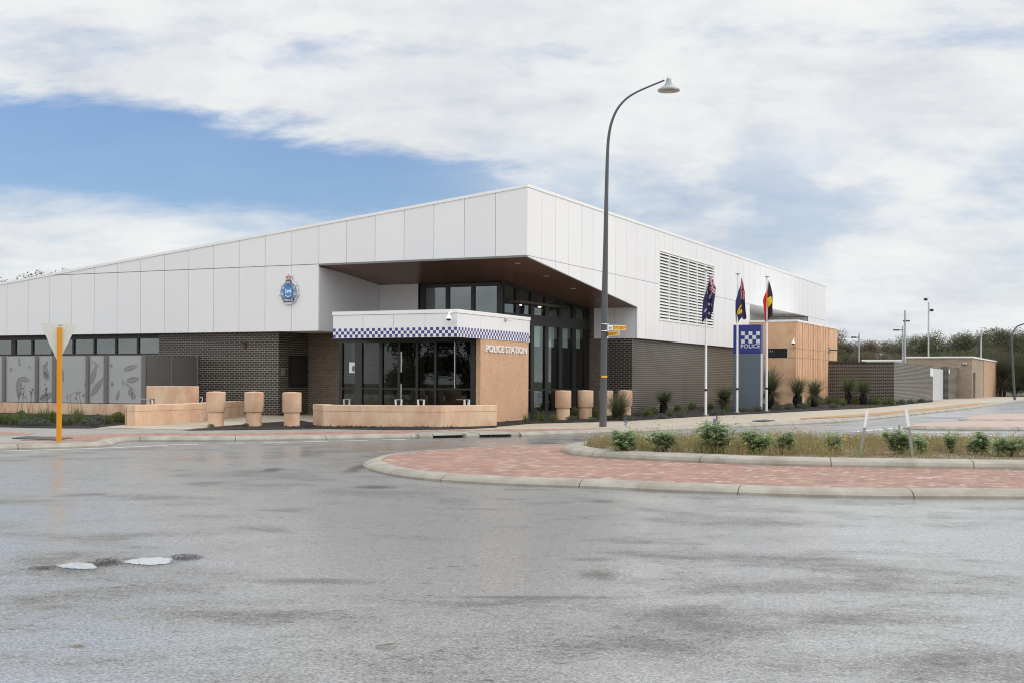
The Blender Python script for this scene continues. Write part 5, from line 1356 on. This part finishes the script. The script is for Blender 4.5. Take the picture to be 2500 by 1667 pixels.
for dx, dz in ((-.10, .25), (.10, -.75)):
    m = MB(); m.lathe([(.05, -.12), (.17, -.09), (.19, .05), (.06, .13)], (dx * 2.8, 0, H + dz), 14); m.build('floodlight', M['black'], t)
fl0 = gnd(2477.5, 976, .1); t = empty('street_lamp', fl0, 0, 'far curved street lamp leaning out of the right edge', 'street lamp', 'curved street lamps')
pf = [at(px, py, fl0.y) - fl0 for px, py in ((2477.5, 977), (2473, 900), (2469.5, 828), (2473, 812), (2483, 798), (2500, 791), (2520, 785))]
m = MB(); a_, b_ = dens(pf, [.095, .085, .07, .06, .055, .05, .045]); m.tube(a_, b_, 12); m.build('pole', M['lamp_grey'], t)
m = MB(); m.lathe([(.35, 0), (.2, .1), (.1, .35), (0, .4)], pf[-1] + Vector((.1, 0, -.3)), 16); m.build('lamp_head', M['metal'], t)

# marker posts
for i, (b, tp, w0, lab) in enumerate((((2099, 1112), (2117, 1000), 3.3, 'white topped guide post leaning right, at the left of the pair'), ((2228, 1113), (2211.5, 997), 3.6, 'white topped guide post leaning left beside a green shrub'))):
    p = gnd(b[0], b[1], .235); e = at(tp[0], tp[1], p.y + .05) - p; t = empty('guide_post', p, 0, lab, 'guide post', 'leaning guide posts'); hw_ = w0 * p.y / F
    def seg(f0, f1, name, mm):
        m = MB(); a = e * f0; b2_ = e * f1
        m.hexa([(a.x - hw_, a.y - .018, a.z), (a.x + hw_, a.y - .018, a.z), (a.x + hw_ * .5, a.y + .018, a.z), (a.x - hw_ * .5, a.y + .018, a.z)], [(b2_.x - hw_, b2_.y - .018, b2_.z), (b2_.x + hw_, b2_.y - .018, b2_.z), (b2_.x + hw_ * .5, b2_.y + .018, b2_.z), (b2_.x - hw_ * .5, b2_.y + .018, b2_.z)]); m.build(name, mm, t)
    seg(-.08, .62, 'stake', plain('weathered_stake', (.26, .235, .21), .7)); seg(.621, 1, 'white_sleeve', M['sign_white'])
m = MB(); m.tube([gnd(918, 1574, .01), gnd(945, 1569.5, .02), gnd(972, 1568, .012)], [.006, .011, .003], 6)
tag(m.build('twig', plain('pale_twig', (.30, .28, .25), .7)), 'small pale curved twig lying on the near road', 'twig')

# ================================================================ plants
def blade(mb, p, az, el0, L, wd, droop, n=4, mi=0):
    """a thin strap leaf: starts at p, heading az, elevation el0, bending down by droop"""
    pts = [Vector(p)]; el = el0; q = Vector(p)
    for i in range(n):
        q = q + Vector((math.cos(az) * math.cos(el), math.sin(az) * math.cos(el), math.sin(el))) * (L / n); pts.append(q.copy()); el -= droop / n
    sd = Vector((-math.sin(az), math.cos(az), 0)); vs = []
    for i, q in enumerate(pts):
        ww = wd * (1 - (i / n) ** 2 * .9) / 2; vs += [q - sd * ww, q + sd * ww]
    mb.add(vs, [(2 * i, 2 * i + 1, 2 * i + 3, 2 * i + 2) for i in range(n)], mi)
def leafq(mb, p, L, wd, r, up=.3, mi=0):
    az = r.uniform(0, 6.283); el = r.gauss(up, .5); d_ = Vector((math.cos(az) * math.cos(el), math.sin(az) * math.cos(el), math.sin(el)))
    s = d_.cross(Vector((r.gauss(0, 1), r.gauss(0, 1), r.gauss(0, 1)))).normalized() * wd / 2
    p = Vector(p); mb.add([p, p + d_ * L * .5 + s, p + d_ * L, p + d_ * L * .5 - s], [(0, 1, 2, 3)], mi)

# grass trees
def grass_tree(px, py, trunk, tr_r, crown, label, up=.9, seed=1, skirt=0.3, n=520):
    r = random.Random(seed); p = gnd(px, py, .135); t = empty('grass_tree', p, 0, label, 'grass tree', 'grass trees along the brick wall')
    if trunk > 0:
        m = MB(); m.lathe([(tr_r * .85, -.1), (tr_r * 1.1, trunk * .15), (tr_r * 1.15, trunk * .5), (tr_r * .95, trunk * .85), (tr_r * .5, trunk)], n=16)
        m.v = [(x * (1 + r.uniform(-.1, .1)), y * (1 + r.uniform(-.1, .1)), z) for x, y, z in m.v]; m.build('trunk', M['trunk_black'], t)
    m = MB()
    for i in range(n):
        el = (r.uniform(.0, 1.25) if r.random() < .8 else r.uniform(1.1, 1.5)) * up; az = r.uniform(0, 6.283); L = crown * r.uniform(.85, 1.2)
        blade(m, (0.05 * math.cos(az), .05 * math.sin(az), trunk + r.uniform(-.05, .08)), az, el, L, .019, r.uniform(.3, 1.0) * (1.2 - abs(el) * .4))
    m.build('crown', M['grasstree'], t)
    if skirt:
        m = MB()
        for i in range(int(n * skirt)):
            az = r.uniform(0, 6.283); blade(m, (.06 * math.cos(az), .06 * math.sin(az), trunk), az, r.uniform(-.6, .2), crown * r.uniform(.5, .8), .016, r.uniform(.6, 1.2))
        m.build('dead_skirt', M['skirt'], t)
grass_tree(1510, 1022, 0.12, .1, .90, 'trunkless grass tree in front of the last pink drum bollards', 1.0, 1, .5)
grass_tree(1620, 1006, .42, .15, .66, 'grass tree with bare black trunk right of the dark brick corner', .75, 2, .0)
grass_tree(1768, 1001, .48, .13, .78, 'grass tree with drooping crown between the two left flagpoles', .8, 3, .8)
grass_tree(1882, 996, .80, .15, 1.20, 'tall grass tree with big crown beside the rightmost flagpole', 1.0, 4, .6)
grass_tree(1947, 994, .66, .21, .92, 'grass tree with thick black trunk at the annex corner', .95, 5, .0)
grass_tree(1988, 992, .55, .15, .95, 'leaning grass tree with drooping crown under the fluted panel', .95, 6, .7)
grass_tree(2071, 984.5, .70, .20, .95, 'left grass tree of two before the dark boundary wall', .95, 7, .0)
grass_tree(2108, 986, .62, .20, 1.0, 'right grass tree of two before the dark boundary wall', .9, 8, .0)

# tufts
protos = {}
def proto(kind):
    r = random.Random(hash(kind) % 1000 if False else {'spiky': 11, 'fine': 12, 'grey': 13, 'broad': 14}[kind]); m = MB()
    if kind == 'spiky':
        for i in range(34): blade(m, (r.gauss(0, .03), r.gauss(0, .03), 0), r.uniform(0, 6.28), r.uniform(.8, 1.5), r.uniform(.35, .62), .022, r.uniform(.1, .7))
        mt = M['tuft']
    elif kind == 'fine':
        for i in range(130): blade(m, (r.gauss(0, .08), r.gauss(0, .08), 0), r.uniform(0, 6.28), r.uniform(.7, 1.5), r.uniform(.25, .6), .012, r.uniform(.1, .8), 3)
        mt = M['tuft']
    elif kind == 'grey':
        for i in range(420):
            a = r.uniform(0, 6.28); q = r.random() ** .6 * .26; leafq(m, (q * math.cos(a), q * math.sin(a), r.uniform(0, .26) * (1 - q * 2)), .09, .022, r, .6)
        mt = M['tuft_grey']
    else:
        for i in range(500):
            a = r.uniform(0, 6.28); q = r.random() ** .6 * .24; leafq(m, (q * math.cos(a), q * math.sin(a), r.uniform(0, .42) * (1 - q * 1.6)), .11, .03, r, .8)
        mt = M['tuft']
    return m.build('garden_plant', mt)
used = set()
rr = random.Random(21)
KL = {'spiky': 'spiky strap leaved plant', 'fine': 'fine grassy tuft', 'grey': 'low grey green plant', 'broad': 'bushy small leaved green plant'}
plants = {}
def put_plant(kind, px, py, s, where, group):
    if px > 1990: s *= .74
    if 2024 < px < 2300: py += 5 if px < 2190 else 3
    p = gnd(px, py, .135)
    if kind not in plants: o = proto(kind); plants[kind] = o
    else: o = plants[kind].copy(); COL.objects.link(o)
    s *= .85; o.location = p; o.scale = (s, s, s); o.rotation_euler = (0, 0, rr.uniform(0, 6.28))
    tag(o, KL[kind] + ' ' + where, 'plant', group)
gR = 'small plants in the mulch along the building'
for kind, px, py, s, where in (
    ('spiky', 1259, 1024, .8, 'against the foot of the ochre entrance wall'), ('spiky', 1284, 1031, .9, 'at the front edge by the end of the ochre entrance wall'),
    ('fine', 1322, 1027, 1.0, 'left of the first bollard by the lobby'), ('fine', 1352, 1029, .95, 'just before the first bollard by the lobby'),
    ('broad', 1404, 1013, .9, 'between the two bollards before the lobby glass'), ('grey', 1395, 1026, .9, 'in front of the lobby bollards'),
    ('broad', 1455, 1019, .9, 'left of the street lamp foot'), ('grey', 1444, 1028, .8, 'at the path edge left of the lamp pole'), ('grey', 1533, 1026, .9, 'at the path edge below the trunkless grass tree'),
    ('grey', 1558, 1014, 1.0, 'below the dark brick corner'), ('broad', 1582, 1017, .95, 'left of the bare trunked grass tree'), ('broad', 1597, 1009, .8, 'close behind the bare trunked grass tree'),
    ('fine', 1636, 1015, .8, 'right of the bare black trunk'), ('grey', 1617, 1020, .8, 'in front of the bare black trunk'), ('grey', 1664, 1017, .9, 'midway between trunk and first flagpole'),
    ('spiky', 1675, 1012, .8, 'left of the first flagpole'), ('broad', 1690, 999, .9, 'against the dark brick left of the first flagpole'), ('broad', 1655, 1002, .8, 'against the dark brick wall'),
    ('grey', 1745, 1011, 1.0, 'right of the first flagpole base'), ('fine', 1774, 1005, .8, 'below the drooping grass tree'), ('grey', 1760, 1010, 1.0, 'in front of the drooping grass tree'), ('broad', 1735, 998, .8, 'behind the first flagpole'),
    ('spiky', 1839, 996, .9, 'in front of the pylon base'), ('broad', 1856, 995, .9, 'right of the pylon base'), ('grey', 1848, 1003, 1.2, 'before the pylon at the path'), ('grey', 1817, 1004, 1.0, 'right of the middle flagpole base'),
    ('broad', 1893, 994, 1.0, 'left of the annex corner'), ('grey', 1900, 1000, 1.4, 'right of the rightmost flagpole base'), ('grey', 1925, 998, 1.4, 'in front of the annex corner'), ('grey', 1960, 996, 1.3, 'right of the thick black trunk'),
    ('fine', 1975, 990, 1.3, 'between the two annex grass trees'), ('broad', 2005, 988, 1.5, 'right of the leaning grass tree'), ('broad', 2022, 985, 1.6, 'at the end of the fluted panel'),
    ('broad', 2045, 983, 1.6, 'left of the two boundary wall grass trees'), ('broad', 2088, 981, 1.6, 'between the boundary wall grass trees'), ('fine', 2060, 984, 1.5, 'before the left boundary grass tree'), ('fine', 2125, 981, 1.5, 'right of the boundary grass trees'),
    ('broad', 2140, 982, 1.6, 'near the middle of the dark boundary wall'), ('fine', 2160, 982, 1.5, 'left of the boundary wall corner'), ('broad', 2175, 983, 1.5, 'at the boundary wall corner'), ('grey', 2200, 983, 1.8, 'just past the boundary wall corner'),
    ('grey', 2035, 990, 1.6, 'at the path before the boundary wall'), ('grey', 2225, 981, 1.6, 'along the wall before the gate'), ('grey', 2250, 978, 1.6, 'nearest the pale gate')):
    put_plant(kind, px, py, s, where, gR)
gL = 'plants in the left garden bed'
lk = ['fine', 'broad', 'fine', 'fine', 'grey', 'fine', 'broad', 'fine']
wl_ = ['at the left picture edge', 'second from the left edge', 'below the second screen joint', 'left of the orange post', 'at the bed edge left of the post', 'directly left of the orange post', 'hidden behind the orange post', 'right of the orange post']
for i, (px, py, kind, s, wh) in enumerate(((5, 1036, 'broad', 1.0, 'at the left picture edge'), (22, 1027, 'fine', 1.0, 'beside the left picture edge at the pink wall'), (38, 1036, 'fine', 1.1, 'at the bed front near the left edge'), (52, 1024, 'broad', .9, 'below the first leaf drawn on the screen'), (72, 1033, 'fine', 1.2, 'with tall stalks before the second screen fold'),
    (64, 1038, 'grey', 1.0, 'at the bed front before the second fold'), (92, 1036, 'grey', 1.1, 'in the bed front left of the orange post'), (103, 1025, 'fine', 1.3, 'tallest in the bed, left of the orange post'), (108, 1038, 'grey', .9, 'close to the bed edge left of the post'), (128, 1030, 'broad', 1.0, 'immediately left of the orange post'),
    (156, 1037, 'fine', .9, 'front of the bed right of the post'), (172, 1036, 'fine', 1.0, 'second in the front right of the post'), (196, 1031, 'fine', 1.3, 'tall one right of the post'), (187, 1022, 'fine', 1.0, 'behind the tall one right of the post'), (214, 1036, 'grey', 1.1, 'in the bed under the third screen fold'), (228, 1039, 'grey', 1.0, 'at the bed tip'),
    (240, 1028, 'grey', 1.2, 'in the right half of the bed'), (262, 1033, 'fine', 1.0, 'left of the kinked seat wall'), (288, 1031, 'broad', 1.0, 'near the end of the kinked seat wall'), (300, 1031, 'fine', 1.0, 'touching the end of the kinked seat wall'),
    (600, 1040, 'grey', .5, 'in the mulch below the middle left bollard'), (705, 1037, 'grey', .6, 'in the mulch below the third bollard'), (515, 1042, 'grey', .5, 'in the thin end of the mulch wedge'))):
    put_plant(kind, px, py, s, wh, gL)
# flower stalks above the left bed
m = MB(); r = random.Random(9)
for px in (38, 45, 52, 66, 72, 78, 112, 116, 120, 168, 176, 192, 200):
    p = gnd(px, 1028 + r.uniform(-3, 3), .18); h = r.uniform(.75, 1.05); q = p + Vector((r.gauss(0, .08), 0, h)); m.tube([p, (p + q) / 2 + Vector((.02, 0, 0)), q], [.006, .005, .004], 5)
    for i in range(10): leafq(m, q + Vector((r.gauss(0, .03), r.gauss(0, .03), r.gauss(0, .04))), .05, .03, r, .5)
tag(m.build('seed_stalks', plain('dark_stalk', (.035, .028, .02), .8)), kind='stuff')

# planted island: green shrubs
def shrub(px, py, top, wpx, n, flowers, label, seed):
    r = random.Random(seed); p = gnd(px, py, .235); H = at(px, top, p.y).z - p.z; rad = wpx * p.y / F / 2 * 1.30; n = int(n * .95)
    t = empty('lupin_shrub', p, 0, label, 'shrub', 'green shrubs on the planted island')
    m = MB(); st_ = []
    for i in range(max(7, n // 55)):
        a = r.uniform(0, 6.28); q = rad * r.random() ** .6 * .8; h = H * r.uniform(.42, 1.0) * (1 - .25 * (q / rad) ** 2); st_.append((Vector((q * math.cos(a), q * math.sin(a), h)), Vector((q * .25 * math.cos(a), q * .25 * math.sin(a), 0))))
        m.tube([st_[-1][1], st_[-1][1].lerp(st_[-1][0], .5) + Vector((0, 0, .02)), st_[-1][0]], [.008, .006, .003], 5, cap=False)
    m.build('stems', M['tuft'], t)
    m = MB(); sx_, sy_ = r.uniform(.8, 1.25), r.uniform(.8, 1.25)
    for i in range(n):
        e, s0 = r.choice(st_); f = r.random() ** .55; c = s0.lerp(e, f) + Vector((r.gauss(0, rad * .22), r.gauss(0, rad * .22), r.gauss(0, .045)))
        az0 = r.uniform(0, 6.28); tl = r.uniform(.0, .5)
        for j in range(6):                                   # a palmate leaf of six leaflets
            az = az0 + j * 1.047 + r.gauss(0, .15); L = r.uniform(.06, .115); d_ = Vector((math.cos(az), math.sin(az), tl + r.gauss(0, .25))).normalized(); s = d_.cross(Vector((0, 0, 1))).normalized() * L * .19
            m.add([c, c + d_ * L * .6 + s, c + d_ * L, c + d_ * L * .6 - s], [(0, 1, 2, 3)])
    m.build('foliage', M['lupin'], t)
    for dx, z0 in flowers:
        m = MB()
        for i in range(60): a = r.uniform(0, 6.28); z = r.random(); q = .022 * (1.1 - z); leafq(m, (dx + q * math.cos(a), q * math.sin(a), H * (z0 - .04) + z * .17), .028, .02, r, .4)
        m.build('flower_spike', M['lupin_flower'], t)
shrub(1523, 1100, 1030, 64, 420, [(.03, .92)], 'green shrub with a blue flower spike at the left end of the island', 31)
shrub(1617, 1102, 1052, 62, 330, [], 'low bright green shrub between the two flowering shrubs', 32)
shrub(1749, 1104, 1030, 84, 700, [(-.05, .88), (.0, .98)], 'largest green shrub with two blue flower spikes', 33)
shrub(1843, 1106, 1043, 66, 480, [], 'dense dark green shrub right of the largest shrub', 34)
shrub(1920, 1107, 1051, 44, 220, [], 'small loose green shrub left of the seedy weeds', 35)
shrub(2035, 1105, 1056, 36, 110, [], 'thin straggly plant left of the guide posts', 36)
shrub(2195, 1108, 1043, 62, 430, [(-.0, .80)], 'upright green shrub between the leaning guide posts', 37)
shrub(2246, 1106, 1060, 40, 170, [], 'small green shrub just right of the guide posts', 38)
shrub(2325, 1104, 1055, 36, 120, [], 'sparse green shrub right of the guide posts', 39)
shrub(2397, 1108, 1060, 52, 330, [], 'green shrub near the right picture edge', 40)
shrub(2462, 1112, 1060, 76, 420, [], 'wide green shrub cut by the right picture edge', 41)
# dry weeds and ground cover (one mass)
def inside(p, poly):
    c = False; n = len(poly)
    for i in range(n):
        a, b = poly[i], poly[i - 1]
        if (a.y > p.y) != (b.y > p.y) and p.x < (b.x - a.x) * (p.y - a.y) / (b.y - a.y) + a.x: c = not c
    return c
core = offset(iloop, .52, True); r = random.Random(3); m = MB(); cnt = 0
mats_ = [M['dry'], M['drygreen'], M['petal'], M['skirt']]
while cnt < 2500:
    p = Vector((r.uniform(1.0, 13.5), r.uniform(21.5, 31)))
    if not inside(p, core): continue
    u0 = p.x / p.y * F + CX
    bare = u0 > 2060 and p.y < 25.4 and r.random() < .72
    if bare:
        for k_ in range(4): leafq(m, (p.x + r.gauss(0, .05), p.y + r.gauss(0, .05), .24), .05, .012, r, .1, 3)
        cnt += 1; continue
    cnt += 1; hgt = r.uniform(.10, .24) * (1.15 if u0 < 2000 else 1.0); gm = 1 if r.random() < (.42 if u0 < 1950 else .25) else 0
    tall = r.random() < .03
    if tall: hgt *= 1.8
    for k_ in range(10):
        az = r.uniform(0, 6.28); L = hgt * r.uniform(.7, 1.2); blade(m, (p.x + r.gauss(0, .05), p.y + r.gauss(0, .05), .235), az, r.uniform(.6, 1.4), L, .008, r.uniform(-.3, .6), 2, gm)
    for k_ in range(16):
        z = .235 + hgt * r.uniform(.2, 1.0); leafq(m, (p.x + r.gauss(0, .08), p.y + r.gauss(0, .08), z), r.uniform(.022, .05), .014, r, .5, gm if r.random() < .8 else 1 - gm)
    if r.random() < .10:
        c = Vector((p.x + r.gauss(0, .05), p.y, .235 + hgt * 1.05))
        for k_ in range(5): leafq(m, c, .024, .02, r, .3, 2)
tag(m.build('dry_ground_cover', mats_), kind='stuff')
m = MB()
c = at(1469, 1065, 26.0)
for k_ in range(10): leafq(m, c, .04, .034, r, .2, 0)
base_ = gnd(1470, 1093, .24); m.tube([c, (c + Vector((base_.x, base_.y + 0, base_.z))) / 2, base_], .004, 5, 1)
tag(m.build('yellow_flower', [M['petal'], M['drygreen']]), 'single yellow daisy on a stalk at the left tip of the island', 'flower')

# mulch chips: loose stuff on the beds
m = MB(); r = random.Random(8)
for (x0, x1, fy) in ((1230, 2120, lambda x: 1033 - (x - 1215) * .044), (-20, 290, lambda x: 1038), (700, 1120, lambda x: 1044)):
    for i in range(2600 if x0 > 1000 else 900):
        px = r.uniform(x0, x1); py = fy(px) - r.random() ** 1.2 * (26 if x0 != 700 else 4); p = gnd(px, py, .135); leafq(m, p + Vector((0, 0, .01)), r.uniform(.03, .09), .025, r, .15, 0 if r.random() < .8 else 1)
tag(m.build('mulch_chips', [M['mulch'], plain('pale_chip', (.08, .055, .04), .9, .4)]), kind='stuff')

# ================================================================ trees
def tree_mesh(seed, leafm, H=7.0, n=15000, spread=.42, leaf=.15, open_=0.0):
    r = random.Random(seed); root = empty('tree', (0, 0, 0))
    m = MB(); th = H * .38; top = Vector((r.gauss(0, .2), r.gauss(0, .2), th)); m.tube([(0, 0, -.3), (r.gauss(0, .1), 0, th * .5), top], [.16, .13, .10], 8); clumps = []
    for i in range(9):
        a = 6.283 * i / 9 + r.gauss(0, .3); q = H * spread * r.uniform(.25, .85); c = Vector((q * math.cos(a), q * math.sin(a), H * r.uniform(.30, .80))); clumps.append((c, H * r.uniform(.13, .21)))
        m.tube([top * r.uniform(.4, 1), (top + c) / 2 + Vector((0, 0, .1)), c], [.07, .045, .02], 6)
    for i in range(5):
        c = Vector((r.gauss(0, H * .12), r.gauss(0, H * .12), H * r.uniform(.72, .92))); clumps.append((c, H * r.uniform(.08, .15))); m.tube([top, (top + c) / 2, c], [.07, .04, .015], 6)
    for i in range(6):
        a = r.uniform(0, 6.283); q = H * spread * r.uniform(.4, .9); clumps.append((Vector((q * math.cos(a), q * math.sin(a), H * r.uniform(.12, .3))), H * r.uniform(.1, .16)))
    m.build('trunk', M['bark'], root)
    m = MB(); tot = sum(s ** 2 for c, s in clumps)
    for c, s in clumps:
        for i in range(int(n * s * s / tot)):
            d_ = Vector((r.gauss(0, 1), r.gauss(0, 1), r.gauss(0, 1))).normalized(); q = s * r.random() ** .45 * (1 + .25 * math.sin(d_.x * 7 + d_.z * 5))
            leafq(m, c + Vector((d_.x * q, d_.y * q, d_.z * q * .85)), leaf * r.uniform(.6, 1.3), leaf * .42, r, .0)
    m.build('crown', leafm, root)
    return root
pt = [tree_mesh(51, M['gum_a']), tree_mesh(52, M['gum_b']), tree_mesh(53, M['gum_c']), tree_mesh(54, M['gum_b'], 7, 14000, .46), tree_mesh(55, M['gum_a'], 7, 13000, .36), tree_mesh(56, M['gum_c'], 7, 9000, .5, .32)]
tl_ = ['olive green gum tree', 'brownish gum tree', 'dark green gum tree', 'broad brownish gum tree', 'narrow olive gum tree', 'dense dark gum tree']
placed = set()
def put_tree(kind, X, Y, s, label, group):
    o = pt[kind] if kind not in placed else copy_tree(pt[kind]); placed.add(kind)
    o.location = (X, Y, R(Y)); o.scale = (s * rr.uniform(.95, 1.15), s * rr.uniform(.95, 1.15), s); o.rotation_euler = (0, 0, rr.uniform(0, 6.28)); tag(o, label, 'tree', group)
skyl = [(2000, 812), (2030, 822), (2055, 826), (2085, 838), (2110, 832), (2135, 836), (2162, 840), (2190, 840), (2215, 826), (2240, 828), (2262, 828), (2285, 815), (2312, 824), (2340, 820), (2372, 811), (2400, 820), (2425, 806), (2452, 810), (2480, 822), (2510, 818), (2545, 815), (2590, 812), (2640, 815)]
near_ = {2000: 'beside the annex top', 2030: 'second from the annex', 2055: 'third from the annex', 2085: 'just left of the slim pole light', 2110: 'just right of the slim pole light', 2135: 'over the low white roof edge', 2162: 'above the dark wall corner', 2190: 'left of the long armed pole light', 2215: 'right of the thick pole', 2240: 'left of the floodlight pole',
         2262: 'directly behind the floodlight pole', 2285: 'right of the floodlight pole', 2312: 'over the left half of the outbuilding roof', 2340: 'over the middle of the outbuilding roof', 2372: 'over the outbuilding corner', 2400: 'behind the pole light on the outbuilding', 2425: 'tallest, right of the outbuilding pole light', 2452: 'above the right end of the outbuilding', 2480: 'behind the far curved lamp', 2510: 'at the right picture edge', 2545: 'past the right picture edge', 2590: 'outside the right edge', 2640: 'farthest right'}
rr = random.Random(77)
for i, (px, py) in enumerate(skyl):
    Y = rr.uniform(128, 142); q = at(px, py, Y); kind = [1, 0, 3, 1, 3, 1, 1, 4, 0, 2, 0, 4, 0, 2, 0, 4, 2, 0, 2, 0, 2, 0, 2][i]
    put_tree(kind, q.x, Y, (q.z - R(Y)) / 6.6, tl_[kind] + ' on the skyline ' + near_[px], 'gum trees behind the outbuilding')
ORD = 'first second third fourth fifth sixth seventh eighth ninth tenth eleventh twelfth thirteenth fourteenth fifteenth sixteenth seventeenth eighteenth nineteenth twentieth'.split()
for i in range(20):                                            # a second, lower row fills the gaps
    px = 1995 + i * 32; Y = rr.uniform(119, 126); q = at(px, rr.uniform(852, 868), Y); kind = rr.randrange(5) if px > 2180 else rr.choice((1, 3, 0))
    put_tree(kind, q.x, Y, (q.z - R(Y)) / 6.6, tl_[kind] + ' in the lower front row, ' + ORD[i] + ' from the annex', 'lower gum trees in front')
for (px, py, lab) in ((5, 662, 'gum tree top at the left edge above the roof'), (62, 652, 'small gum tree top above the roof left of the wide one'), (105, 638, 'wide gum tree top above the left roof slope'), (168, 634, 'tall thin gum tree top above the left roof slope')):
    Y = 100; q = at(px, py, Y); put_tree(4, q.x, Y, (q.z - .2) / 7.6, lab, 'tree tops over the roof')
# unseen trees added behind the camera to darken the glass reflections
for i in range(8, 21):
    q = Vector((-58, -2)) + Vector((.631, -.775)) * (i - 9.5) * 4.2; q += Vector((rr.uniform(-2, 2), rr.uniform(-2, 2)))
    put_tree(5, q.x, q.y, rr.uniform(.95, 1.2), 'unseen dark gum tree added across the road to darken the entrance glass', 'unseen trees added for the reflections')
